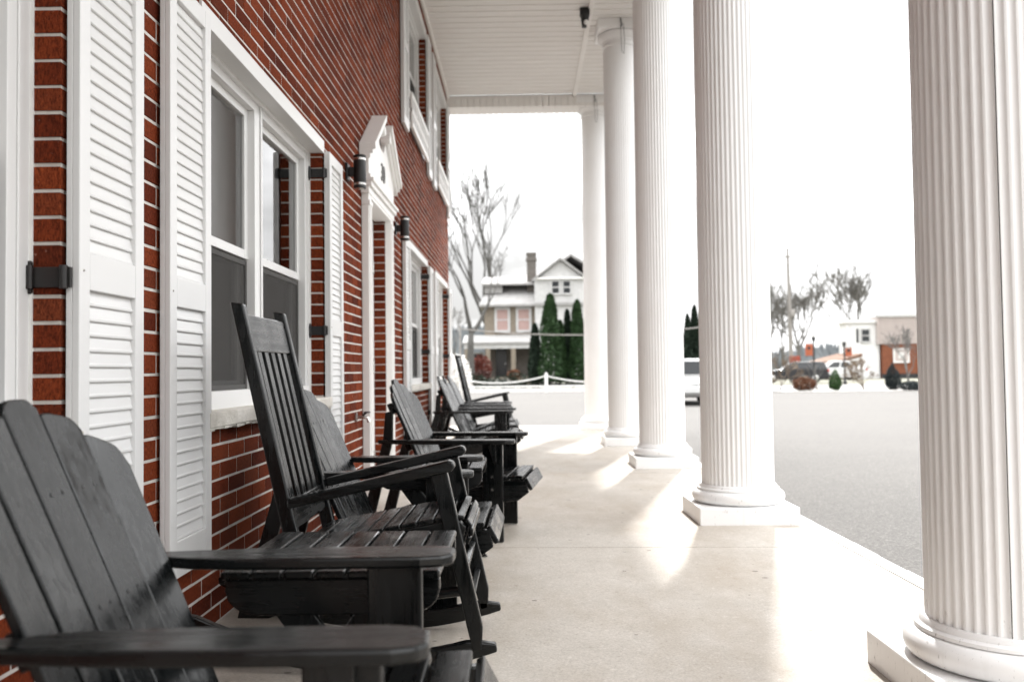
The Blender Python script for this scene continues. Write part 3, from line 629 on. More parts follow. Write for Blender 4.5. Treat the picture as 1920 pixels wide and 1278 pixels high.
# ------------------------------------------------------------------ chairs and tables
def poly_slat(outline, frame, t):
    """outline in (u, v); frame gives origin and axes; thickness t behind the face"""
    o, ux, vx, nx = frame; m = MB(); n = len(outline)
    vs = [o + ux*u + vx*v for u, v in outline] + [o + ux*u + vx*v - nx*t for u, v in outline]
    m.add(vs, [tuple(range(n)), tuple(range(2*n-1, n-1, -1))] + [(i, n+i, n+(i+1) % n, (i+1) % n) for i in range(n)])
    return m
def adirondack(label):
    root = thing('adirondack_chair', label, 'chair', (0, 0, 0), 0, 'black wooden chairs and rockers lined up along the wall')
    G = 0.30
    for s in (-1, 1):
        inn = [(-0.30, 0.288), (-0.17, 0.286), (-0.10, 0.262), (0.0, 0.246), (0.15, 0.243), (0.38, 0.243), (0.425, 0.252), (0.447, 0.275)]
        out = [(0.45, 0.335), (0.435, 0.358), (0.40, 0.369), (0.2, 0.37), (0.0, 0.362), (-0.15, 0.345), (-0.27, 0.328), (-0.335, 0.31)]
        pl = [(x, s*y) for x, y in inn + out]
        part('armrest', MB().prism(pl if s > 0 else pl[::-1], 'z', 0.541, 0.565), M['wood_x'], root, 0.006)
        y0, y1 = sorted((s*0.288, s*0.317))
        part('leg', MB().box(0.265, 0.38, y0, y1, 0, 0.5405), M['wood_z'], root, 0.004)
        y0, y1 = sorted((s*0.318, s*0.342))
        part('arm_bracket', MB().prism([(0.30, 0.5405), (0.345, 0.5405), (0.345, 0.44), (0.33, 0.44)], 'y', y0, y1), M['wood_z'], root, 0.002)
        for z in (0.36, 0.29):
            part('bolt', MB().tube([(0.32, s*0.316, z), (0.32, s*0.3215, z)], 0.008, 8), M['steel'], root)
        y0, y1 = sorted((s*0.259, s*0.2865))
        part('side_rail', MB().prism([(0.505, 0.335), (0.40, 0.338), (0.20, 0.292), (0.02, 0.225), (-0.20, 0.15), (-0.46, 0.062), (-0.475, 0.0), (-0.36, 0.0), (0.0, 0.118), (0.30, 0.205), (0.46, 0.225), (0.52, 0.27)][::-1], 'y', y0, y1), M['wood_x'], root, 0.004)
        y0, y1 = sorted((s*0.229, s*0.2575))
        part('rear_leg', MB().prism([(-0.305, 0.715), (-0.262, 0.725), (-0.265, 0.55), (-0.405, 0.0), (-0.48, 0.0), (-0.32, 0.55)], 'y', y0, y1), M['wood_z'], root, 0.004)
    pts = [(0.035, 0.2345), (0.115, 0.263), (0.195, 0.292), (0.28, 0.313), (0.365, 0.332), (0.448, 0.34)]
    for i, (x, z) in enumerate(pts):
        a = math.atan2(0.33, 1) if i < 3 else (math.atan2(0.22, 1) if i < 5 else 0.03)
        d = Vector((math.cos(a), 0, math.sin(a))); nn = Vector((-math.sin(a), 0, math.cos(a)))
        part('seat_slat', MB().obox(Vector((x, 0, z)) + nn*0.012, d, (0, 1, 0), nn, 0.0375, 0.287, 0.010), M['wood_y'], root, 0.004)
    a = -R(62); d = Vector((math.cos(a), 0, math.sin(a))); nn = Vector((-math.sin(a), 0, math.cos(a)))
    part('seat_slat', MB().obox(Vector((0.507, 0, 0.31)) + nn*0.012, d, (0, 1, 0), nn, 0.036, 0.287, 0.010), M['wood_y'], root, 0.004)
    lean = math.atan(0.44)
    vx = Vector((-math.sin(lean), 0, math.cos(lean))); nx0 = Vector((math.cos(lean), 0, math.sin(lean)))
    L = (0.905-0.20)/math.cos(lean)
    XB = -0.004
    for i in range(-2, 3):
        w0, w1 = 0.050, 0.0562; s0, s1 = 0.105, 0.118
        yaw = -i*R(4)
        ux = Vector((0, 1, 0))*math.cos(yaw) + nx0*math.sin(-yaw)
        nx = ux.cross(vx).normalized()
        c = Vector((XB, i*s0, 0.20)) + nx0*(0.002*i*i)
        tilt = i*(s1-s0)/L
        top = []
        for j in range(11):
            f = -1 + 2*j/10; u = w1*f; U = i*s1 + u
            v = L - 0.024*abs(i) - 1.0*U*U
            outer = (f*i > 0) or i == 0
            v -= (0.020 if outer else 0.004)*max(0, abs(f)-0.5)/0.5*(1.8 if abs(i) == 2 and outer else 1)*max(0, abs(f)-0.5)/0.5
            top.append((u + tilt*v, v))
        part('back_slat', poly_slat([(-w0, 0), (w0, 0)] + top[::-1], (c, ux, vx, nx), 0.019), M['wood_z'], root, 0.004)
    scr = MB()
    for i in range(-2, 3):
        for v in (0.08, 0.37, 0.585):
            for q in (-0.02, 0.02):
                c = Vector((XB, i*(0.105 + 0.013*v/L) + q, 0.20)) + vx*v + nx0*(0.002*i*i + 0.14*q*i/2)
                scr.tube([c - nx0*0.002, c + nx0*0.0012], 0.0042, 8)
    part('screws', scr, M['black'], root, kind='stuff')
    for v, hw in ((0.06, 0.222), (0.37, 0.222), (0.60, 0.228)):
        c = Vector((XB, 0, 0.20)) + vx*v - nx0*0.036
        part('cross_rail', MB().obox(c, (0, 1, 0), vx, nx0, hw, 0.032, 0.013), M['wood_y'], root, 0.003)
    return root
def side_table(label):
    root = thing('side_table', label, 'table', (0, 0, 0), 0, 'black slatted tables between the chairs')
    W_, D_ = 0.25, 0.255
    for i in range(7):
        x = -W_ + 0.0715*i + 0.0325
        part('table_slat', MB().box(x-0.0327, x+0.0327, -D_, D_, 0.482, 0.50), M['wood_y'], root, 0.005)
    for s in (-1, 1):
        y0, y1 = sorted((s*0.222, s*0.245))
        pl = [(-0.243, 0.4815), (0.243, 0.4815), (0.243, 0.455)]
        pl += [(0.243-0.075*(1-math.cos(R(t))), 0.455-0.055*math.sin(R(t))) for t in (25, 45, 65, 90)]
        pl += [(-0.168-0.075*math.sin(R(t)), 0.40+0.055*(1-math.cos(R(t)))) for t in (0, 25, 45, 65)] + [(-0.243, 0.455)]
        part('apron', MB().prism(pl[::-1], 'y', y0, y1), M['wood_x'], root, 0.004)
        for q in (-1, 1):
            ya, yb = sorted((s*(0.221 if q > 0 else 0.200), s*(0.201 if q > 0 else 0.180)))
            part('leg', MB().prism([(-q*0.19, 0.47), (-q*0.10, 0.47), (q*0.245, 0.0), (q*0.155, 0.0)][::q], 'y', ya, yb), M['wood_z'], root, 0.003)
    part('stretcher', MB().box(-0.03, 0.03, -0.18, 0.18, 0.21, 0.232), M['wood_y'], root, 0.003)
    return root
def rocking_chair(label):
    root = thing('rocking_chair', label, 'rocking chair', (0, 0, 0), 0, 'black wooden chairs and rockers lined up along the wall')
    HY = 0.262; K = 0.2285
    def bx(z): return -0.335 + K*(1.17-z)                           # back post centre line
    for s in (-1, 1):
        y0, y1 = sorted((s*HY, s*(HY-0.036)))
        part('back_post', MB().prism([(bx(1.17)-0.022, 1.175), (bx(1.17)+0.020, 1.168), (bx(0.1)+0.026, 0.10), (bx(0.1)-0.026, 0.10)][::-1], 'y', y0, y1), M['wood_z'], root, 0.006)
        y0, y1 = sorted((s*(HY-0.018), s*(HY+0.040)))
        part('armrest', MB().prism([(-0.165, 0.523), (0.30, 0.625), (0.345, 0.633), (0.356, 0.648), (0.350, 0.664), (0.335, 0.668), (-0.17, 0.553)], 'y', y0, y1), M['wood_x'], root, 0.006)
        y0, y1 = sorted((s*HY, s*(HY-0.034)))
        part('leg', MB().prism([(0.275, 0.618), (0.328, 0.630), (0.435, 0.145), (0.432, 0.075), (0.405, 0.068), (0.385, 0.145), (0.372, 0.21)][::-1], 'y', y0, y1), M['wood_z'], root, 0.004)
        rn, Rr = [], 1.20
        xs = [-0.56 + 1.04*i/22 for i in range(23)]
        bot = [(x, (x-0.08)**2/(2*Rr)) for x in xs]
        topc = [(x - 0.004, z + 0.060 - 0.035*max(0, (abs(x+0.04)-0.44)/0.08)) for x, z in bot]
        y0, y1 = sorted((s*(HY-0.002), s*(HY-0.034)))
        part('runner', MB().prism(bot + topc[::-1], 'y', y0, y1), M['wood_x'], root, 0.005)
        y0, y1 = sorted((s*(HY-0.037), s*(HY-0.066)))
        part('seat_rail', MB().prism([(-0.15, 0.385), (0.36, 0.475), (0.385, 0.45), (0.375, 0.405), (0.33, 0.40), (-0.14, 0.315)][::-1], 'y', y0, y1), M['wood_x'], root, 0.004)
        part('stretcher', MB().tube([(-0.10, s*(HY-0.02), 0.20), (0.385, s*(HY-0.02), 0.255)], 0.016, 8), M['wood_x'], root, 0, 50)
    def across(name, x, z, hx, hz, tilt, hy, mt='wood_y'):
        d = Vector((math.cos(tilt), 0, math.sin(tilt))); nn = Vector((-math.sin(tilt), 0, math.cos(tilt)))
        part(name, MB().obox((x, 0, z), d, (0, 1, 0), nn, hx, hy, hz), M[mt], root, 0.004)
    tb = math.atan(K)
    across('crest_rail', bx(1.075), 1.075, 0.011, 0.062, tb, HY-0.037)
    across('back_rail', bx(0.49), 0.49, 0.011, 0.045, tb, HY-0.037)
    for i in range(5):
        yv = (i-2)*0.078
        part('back_slat', MB().obox((bx(0.775), yv, 0.775), (math.cos(tb), 0, math.sin(tb)), (0, 1, 0), (-math.sin(tb), 0, math.cos(tb)), 0.007, 0.021, 0.255), M['wood_z'], root, 0.002)
    ts = math.atan2(0.09, 0.51)
    for i in range(9):
        across('seat_slat', -0.118 + 0.0535*i, 0.399 + 0.0095*i, 0.0245, 0.008, ts, HY-0.039)
    for i, (x, z, a) in enumerate(((0.366, 0.480, -8), (0.392, 0.461, -55), (0.400, 0.434, -85), (0.390, 0.408, -115), (0.368, 0.391, -150))):
        across('seat_slat', x, z, 0.0125, 0.007, R(a), HY-0.039)
    for x, z in ((0.392, 0.20), (0.375, 0.30)): across('stretcher', x, z, 0.011, 0.023, R(-12), HY-0.034)
    across('stretcher', bx(0.22), 0.22, 0.011, 0.022, tb, HY-0.037)
    return root
zc_ = fz(0.7)
a0 = adirondack('black wooden fan-back chair nearest the camera, cut by the left frame edge')
a0.location = (0.578, 1.60, zc_); a0.rotation_euler.z = R(1)
for x, y, rz, lb in ((0.535, 3.76, -1, 'black fan-back chair mostly hidden behind the first tall rocker'),
                     (0.715, 5.34, -7, 'black fan-back chair in front of the doorway'),
                     (0.64, 8.98, -2, 'black fan-back chair just beyond the doorway, nearest of the far overlapping cluster'),
                     (0.60, 9.98, 2, 'black fan-back chair in the middle of the far overlapping cluster'),
                     (0.575, 10.92, -2, 'last black fan-back chair of the far cluster, right before the far rocker')):
    dup(a0, (x, y, zc_), R(rz), lb)
t0 = side_table('black slatted low table between the nearest fan-back chair and the tall rocker')
t0.location = (0.735, 2.275, zc_-0.0)
dup(t0, (0.735, 4.40, zc_), 0, 'black slatted low table between the half-hidden fan-back chair and the door')
r0 = rocking_chair('tall black rocking chair with upright back slats, standing in front of the twin window')
r0.location = (0.60, 3.09, zc_)
dup(r0, (0.625, 12.15, zc_), R(-1), 'far black rocking chair at the end of the row, its back against the white bush')

# ------------------------------------------------------------------ plants
def leaf_cloud(n, fn, size, seed):
    r = random.Random(seed); m = MB()
    for _ in range(n):
        p, nrm = fn(r); s = size*r.uniform(0.6, 1.4)
        a = Vector((r.gauss(0, 1), r.gauss(0, 1), r.gauss(0, 1)+0.4)).normalized()
        b = a.cross(Vector((r.gauss(0, 1), r.gauss(0, 1), r.gauss(0, 1)))).normalized(); c = a.cross(b)
        m.add([p - b*s*0.5, p + c*s*0.35, p + b*s*0.5, p - c*s*0.35 + a*s*0.15], [(0, 1, 2, 3)])
    return m
def plant(name, label, cat, loc, group=None): return thing(name, label, cat, loc, 0, group)
def cone_tree(loc, h, r0, mat, label, seed, name='arborvitae', group='columnar evergreens in front of the old house', pw=0.55, n=5200, size=0.16):
    t = plant(name, label, 'tree', loc, group)
    part('trunk', MB().tube([(0, 0, 0), (0, 0, h*0.8)], [r0*0.12, 0.02], 7), M['bark'], t)
    ph = seed*1.7
    def fn(r):
        u = r.random()**0.85; z = h*(0.03 + 0.97*u); th = r.uniform(0, 2*math.pi)
        prof = r0*(min(1, (u+0.05)/0.14)**0.5)*max(0.0, 1-u)**pw
        lump = 1 + 0.13*math.sin(3*th+ph+z*2.1) + 0.10*math.sin(5*th-z*3.3+ph) + 0.16*mnoise.noise(Vector((math.cos(th)*1.6, math.sin(th)*1.6, z*0.9+ph)))
        q = prof*lump*(1 - 0.55*r.random()**2.2)
        return Vector((q*math.cos(th), q*math.sin(th), z + r.uniform(-.05, .05))), None
    part('crown', leaf_cloud(n, fn, size, seed), mat, t); return t
EV = [(1.95, 55.5, 3.7, 0.36, 'ever2', 'short dark narrow evergreen, leftmost in front of the old house porch'),
      (2.90, 55.0, 5.5, 0.66, 'ever', 'tallest broad green columnar evergreen in front of the old house'),
      (3.55, 55.8, 3.9, 0.34, 'ever', 'slim bright evergreen tucked right of the tallest columnar one'),
      (4.02, 56.2, 4.6, 0.34, 'ever2', 'dark slim evergreen between the slim bright one and the white column'),
      (4.62, 55.6, 5.15, 0.50, 'ever', 'evergreen half hidden by the farthest white column')]
for i, (x, y, h, r, mt, lb) in enumerate(EV): cone_tree((x, y, 0.15), h, r*1.12, M[mt], lb, i+1, pw=0.38, n=6500)
cone_tree((11.32, 55, 0.1), 4.2, 0.42, M['ever2'], 'shorter of two dark evergreens showing above the white car', 8)
cone_tree((11.82, 55.3, 0.1), 4.75, 0.52, M['ever2'], 'taller of two dark evergreens showing above the white car', 9)
def bush(name, label, cat, loc, rx, ry, h, mat, seed, n=1400, size=0.07, group=None, egg=0.0, stems=0):
    t = plant(name, label, cat, loc, group)
    def fn(r):
        while True:
            p = Vector((r.uniform(-1, 1), r.uniform(-1, 1), r.uniform(0, 1)))
            zz = p.z*2-1
            w = 1 - egg*p.z**1.3
            rr = (p.x/w)**2 + (p.y/w)**2 + (zz*0.98)**2 if w > 0.02 else 9
            lim = 1 + 0.35*mnoise.noise(Vector((p.x*2.2+seed, p.y*2.2, p.z*3)))
            if rr < lim and (rr > 0.35 or r.random() < 0.3): return Vector((p.x*rx, p.y*ry, p.z*h)), None
    part('crown', leaf_cloud(n, fn, size, seed), mat, t)
    s = MB(); r = random.Random(seed)
    for _ in range(stems or 5):
        a = r.uniform(0, 6.28); s.tube([(0, 0, -0.1), (math.cos(a)*rx*0.3, math.sin(a)*ry*0.3, h*0.5)], [0.02, 0.008], 5)
    part('stems', s, M['bark'], t); return t
def bare_tree(name, label, loc, h, r0, seed, mat='bark', twig='twig', depth=5, spread=0.5, up=0.25, group='bare winter trees', split=0.25, limbs=None, lean=(0, 0), nside=6, first=None, thin=0.68, rk=1.0):
    t = plant(name, label, 'tree', loc, group); r = random.Random(seed); T = MB(); B = MB()
    def grow(p, d, L, rad, k):
        n = 4; pts = [p]; rads = [rad]; q = Vector(p); dd = Vector(d)
        for i in range(n):
            dd = (dd + Vector((r.gauss(0, .10), r.gauss(0, .10), r.gauss(0, .06) + up*0.12))).normalized(); q = q + dd*L/n
            pts.append(q.copy()); rads.append(rad*(1 - 0.42*(i+1)/n))
        (T if k == 0 else B).tube(pts, rads, nside if k < 2 else 4 if k < 4 else 3, cap=k < 2)
        if k >= depth: return
        nb = (2 if k else (limbs or 3)) + (1 if r.random() < 0.55 else 0)
        for j in range(nb):
            i = n if j < 2 else r.choice((2, 3))
            a = r.uniform(0, 2*math.pi) if k else 2*math.pi*j/nb + r.uniform(-.4, .4)
            s = spread*r.uniform(0.55, 1.25)
            ax = dd.orthogonal().normalized(); ax.rotate(Matrix.Rotation(a, 3, dd))
            nd = (dd*math.cos(s) + ax*math.sin(s)).normalized()
            grow(pts[i], nd, L*r.uniform(0.62, 0.88)*(first if k == 0 and first else 1), max(0.012*rk, rads[i]*r.uniform(thin-0.08, thin+0.1)), k+1)
    grow(Vector((0, 0, -0.2)), Vector((lean[0], lean[1], 1)).normalized(), h*split, r0, 0)
    part('trunk', T, M[mat], t, 0, 180); part('branches', B, M[twig], t); return t
bare_tree('bare_tree', 'large bare tree with two spreading limbs left of the old house, before its porch roof', (-2.5, 62, 0.2), 12.6, 0.36, 21, mat='bark', twig='bark', depth=5, spread=0.44, split=0.29, limbs=2, up=0.55, first=1.05, thin=0.80, rk=2.6)
bare_tree('bare_tree', 'tall thin bare tree rising behind the roof of the old house', (-0.4, 84, 0.3), 22.0, 0.36, 5, mat='bark', twig='bark', depth=5, spread=0.30, split=0.28, up=0.7, first=1.1, thin=0.80, rk=3.6)
bare_tree('bare_tree', 'pale bare tree low behind the large two-limbed tree beside the brick wall end', (-5.0, 84, 0.3), 9, 0.22, 33, mat='twig', depth=6, spread=0.55, split=0.22, rk=2.2, thin=0.75)
bare_tree('bare_tree', 'dense grey bare tree standing right of the second nearest column', (22.2, 77, 0.1), 11.0, 0.30, 41, mat='bark', twig='twig', depth=6, spread=0.40, split=0.22, up=0.6, limbs=5, rk=3.0, thin=0.78)
bare_tree('bare_tree', 'bare tree leaning beside the utility pole', (24.3, 79, 0.1), 9.2, 0.24, 44, mat='bark', twig='twig', depth=6, spread=0.42, split=0.24, up=0.5, rk=3.0, thin=0.78)
bare_tree('bare_tree', 'hazy bare tree rising above the roof of the white building', (32.0, 100, 0.5), 11.2, 0.30, 52, mat='bark', twig='twig', depth=6, spread=0.44, split=0.28, up=0.5, rk=4.0, thin=0.82, limbs=4)
bare_tree('bare_tree', 'pale bare tree far behind the beige siding, by the nearest column', (46.5, 118, 0.5), 15.5, 0.36, 58, mat='bark', twig='twig', depth=6, spread=0.46, split=0.26, up=0.5, rk=5.0, thin=0.82, limbs=4)
bare_tree('bare_tree', 'young bare tree in front of the orange brick wall, beside the nearest column', (24.1, 53.5, 0.0), 4.6, 0.07, 63, mat='bark', twig='twig', depth=6, spread=0.5, split=0.22, up=0.6, thin=0.76)
HED = [('russet_hedge', 'low russet clipped hedge on the pale planting bed', 'hedge', (14.0, 41, -0.1), 0.60, 0.45, 0.62, 'rust_leaf', 1900, 0.07, 0.0),
       ('cone_shrub', 'bright green cone shaped shrub on the pale planting bed', 'shrub', (15.40, 41, -0.1), 0.37, 0.37, 1.0, 'cone', 2200, 0.06, 0.72),
       ('egg_shrub', 'dark blue-green egg shaped shrub before the orange brick wall', 'shrub', (18.0, 41, -0.12), 0.46, 0.46, 1.28, 'blue', 2600, 0.07, 0.72),
       ('low_shrub', 'low dark mound shrub in front of the dark egg shaped one', 'shrub', (18.25, 39.6, -0.12), 0.56, 0.5, 0.44, 'blue', 1500, 0.07, 0.1)]
for i, (nm, lb, ct, lc, rx, ry, h, mt, n, sz, eg) in enumerate(HED): bush(nm, lb, ct, lc, rx, ry, h, M[mt], 70+i, n, sz, 'shrubs on the planting bed', eg)
bare_tree('multi_stem_shrub', 'tan twiggy shrub with several bare stems on the planting bed', (16.8, 41.2, -0.1), 2.2, 0.045, 81, mat='bark', twig='tan_leaf', depth=6, spread=0.62, split=0.22, limbs=4, group='shrubs on the planting bed', thin=0.75)
bare_tree('sapling', 'thin leafless sapling between the russet hedge and the green cone shrub', (14.75, 41.4, -0.1), 1.35, 0.022, 83, mat='bark', twig='twig', depth=4, spread=0.4, split=0.35, group='shrubs on the planting bed')
bare_tree('sapling', 'thin bare sapling left of the russet hedge, next to the second nearest column', (12.95, 41.2, -0.1), 1.7, 0.03, 85, mat='bark', twig='tan_leaf', depth=5, spread=0.5, split=0.35, group='shrubs on the planting bed')
bush('red_bush', 'red leaved bush in front of the old house porch', 'bush', (-1.75, 64, 0.3), 0.75, 0.7, 1.85, M['red_leaf'], 91, 1500, 0.13)
bush('dark_bush', 'dark red bush below the red one before the old house porch', 'bush', (-1.6, 61.5, 0.1), 0.7, 0.6, 1.0, M['dkred'], 92, 1200, 0.12)
bush('white_bush', 'white blossoming bush beside the end of the brick wall behind the far rocker', 'bush', (-1.15, 27.0, PAVE), 0.82, 0.8, 1.72, M['white_leaf'], 93, 3400, 0.085, stems=9)
bush('garden_bush', 'small reddish bush at the porch steps of the old house', 'bush', (0.55, 64.5, 0.3), 0.5, 0.5, 0.8, M['rust_leaf'], 94, 700, 0.12)
hw = MB(); r = random.Random(4)
for i in range(5200):
    x = r.uniform(-7, 12); y = 57.2 + r.uniform(-.5, .5); z = r.uniform(0, 0.85)*(0.9+0.2*math.sin(x*2.1)); s = r.uniform(.08, .18)
    v = Vector((x, y, z-0.1)); a = Vector((r.gauss(0, 1), r.gauss(0, 1), r.gauss(0, 1))).normalized()*s; b = Vector((r.gauss(0, 1), r.gauss(0, 1), r.gauss(0, 1))).normalized()*s
    hw.add([v, v+a, v+a*0.6+b, v+b*0.7], [(0, 1, 2, 3)])
tag(link('hedge', hw.mesh('hedge', M['ever2'])), 'low dark hedge running behind the white rope fence', 'hedge', None, None)

# rope fence at the far edge of the lot
fn_ = thing('rope_fence', 'white post fence with sagging rope along the far edge of the lot', 'fence', (0, 45.6, PAVE))
px = [-7.4, -2.5, 2.37, 7.3, 12.2]
for x in px:
    part('post', MB().box(x-0.075, x+0.075, -0.075, 0.075, 0, 0.93).prism([(x-0.09, 0.93), (x+0.09, 0.93), (x, 1.02)], 'y', -0.09, 0.09), M['white'], fn_, 0.006)
for x0, x1 in zip(px, px[1:]):
    for z, sag in ((0.83, 0.34), (0.30, 0.0)):
        pts = [(x0 + (x1-x0)*t/10, 0, z - sag*4*(t/10)*(1-t/10)) for t in range(11)]
        part('rope' if sag else 'rail', MB().tube(pts, 0.03 if sag else 0.05, 6), M['line'], fn_, 0, 60)

# ------------------------------------------------------------------ old house across the street
hs = thing('old_house', 'old tan house with grey hipped roof, porch and white gable beyond the evergreens', 'house', (0, 70, 0.45))
def window_b(par, x0, x1, z0, z1, y, pane, fw=0.12, cross=True, name='window'):
    f = MB(); f.box(x0-fw, x0, y-0.10, y-0.003, z0-fw, z1+fw); f.box(x1, x1+fw, y-0.10, y-0.003, z0-fw, z1+fw); f.box(x0, x1, y-0.10, y-0.003, z1, z1+fw); f.box(x0-0.04, x1+0.04, y-0.14, y-0.004, z0-fw, z0)
    if cross: f.box(x0, x1, y-0.085, y-0.01, (z0+z1)/2-0.04, (z0+z1)/2+0.04)
    w = part(name, f, M['old_white'], par); part('pane', MB().box(x0, x1, y-0.05, y-0.02, z0, z1), pane, w); return w
part('wall', MB().box(-1.75, 3.2, 0, 9, -0.4, 5.62), M['far_brick'], hs)
part('wing_wall', MB().box(2.2, 8.0, -0.6, 9, -0.4, 7.75), M['old_white'], hs)
for a in (-0.78, 0.89): window_b(hs, a, a+0.85, 3.72, 5.32, 0, M['pinkblind'], 0.18)
rf = MB(); ex0, ex1, ey0, ey1, ez = -2.15, 4.0, -0.55, 9.5, 5.70
rf.box(ex0, ex1, ey0, ey1, ez-0.16, ez-0.002)
rf.add([(ex0, ey0, ez), (ex1, ey0, ez), (ex1, ey1, ez), (ex0, ey1, ez), (-1.0, 4.2, 8.35), (3.6, 4.2, 8.6)], [(0, 1, 5, 4), (1, 2, 5), (2, 3, 4, 5), (3, 0, 4)])
roof = part('roof', rf, M['roof'], hs)
part('dormer', MB().box(-1.75, -0.35, 0.9, 4.2, 6.7, 7.45), M['roof'], roof)
part('dormer_roof', MB().prism([(0.6, 7.45), (4.6, 8.35), (4.6, 8.25), (0.6, 7.30)], 'x', -1.95, 2.6), M['roof'], roof)
ch = MB().box(1.62, 2.36, 1.2, 1.95, 6.0, 9.75).box(1.55, 2.43, 1.13, 2.02, 9.3, 9.5).box(1.58, 2.40, 1.16, 1.99, 9.75, 9.95)
part('chimney', ch, M['chimney'], roof)
part('wing_roof', MB().prism([(2.0, 7.72), (5.1, 9.75), (8.3, 7.72), (8.3, 7.55), (5.1, 9.55), (2.0, 7.55)], 'y', 0.5, 9.6), M['roof'], hs)
part('back_roof', MB().add([(2.2, 2.5, 7.8), (8.6, 2.5, 7.8), (8.6, 10, 7.8), (2.2, 10, 7.8), (2.9, 5.5, 9.75), (7.4, 5.5, 9.75)], [(0, 1, 5, 4), (1, 2, 5), (2, 3, 4, 5), (3, 0, 4), (0, 3, 2, 1)]), M['roof'], hs)
gb = part('gable', MB().prism([(2.55, 7.75), (4.2, 9.05), (5.85, 7.75)], 'y', -0.62, 2.0), M['old_white'], hs)
for s in (-1, 1): part('gable_trim', MB().prism([(4.2+s*1.95, 7.62), (4.2+s*1.95, 7.78), (4.2, 9.30), (4.2, 9.10)][::s], 'y', -0.95, 1.5), M['roof'], gb)
part('gable_cornice', MB().box(2.3, 6.1, -0.85, -0.6, 7.60, 7.72), M['white'], gb)
for a in (3.55, 4.42): window_b(hs, a, a+0.52, 6.50, 7.42, -0.6, M['carglass'], 0.12)
part('eave_band', MB().box(2.2, 8.0, -0.78, -0.6, 5.55, 5.78), M['roof'], hs)
pr2 = MB().prism([(-3.0, 2.55), (-3.0, 2.70), (0.0, 3.35), (0.0, 2.55)], 'x', -3.3, 2.6)
hp = part('porch_roof', pr2, M['roof'], hs)
part('porch_beam', MB().box(-3.2, 2.5, -2.9, -2.65, 2.22, 2.548), M['old_white'], hs)
part('porch_deck', MB().box(-3.2, 2.5, -2.95, 0.0, -0.45, 0.05), M['far_brick'], hs)
for x in (-3.0, -1.40, 0.50, 2.3): part('porch_column', MB().box(x-0.17, x+0.17, -2.93, -2.6, 0.0, 2.219).box(x-0.22, x+0.22, -2.98, -2.55, 0.0, 0.45), M['far_brick'], hs)
part('porch_wall', MB().box(-1.75, 2.5, -0.05, -0.003, 0.05, 2.5), M['chimney'], hs)
window_b(hs, -2.6, -1.9, 0.6, 1.9, -0.05, M['carglass'], 0.1)
hd = part('door', MB().box(-0.90, -0.05, -0.11, -0.052, 0.05, 2.35), M['carblack'], hs)
part('handle', MB().tube([(-0.15, -0.17, 1.1), (-0.15, -0.112, 1.1)], 0.04, 8), M['steel'], hd)
part('steps', MB().box(-1.1, 0.2, -3.6, -2.96, -0.45, -0.12).box(-1.1, 0.2, -3.3, -2.955, -0.12, -0.04), M['mulch'], hs)
cb = thing('overhead_cable', 'thin grey cable crossing in front of the tall evergreens', 'cable', (0, 53, 0))
part('wire', MB().tube([(-2.5 + 16.5*t/16, 0, 3.50 - 0.55*4*(t/16)*(1-t/16)+0.2*(t/16)) for t in range(17)], 0.035, 5), M['poleg'], cb, 0, 60)
for x, z in ((-2.5, 3.62), (14.0, 3.85)): part('cable_pole', MB().tube([(x, 0, -0.2), (x, 0, z)], 0.055, 8), M['poleg'], cb, 0, 60)

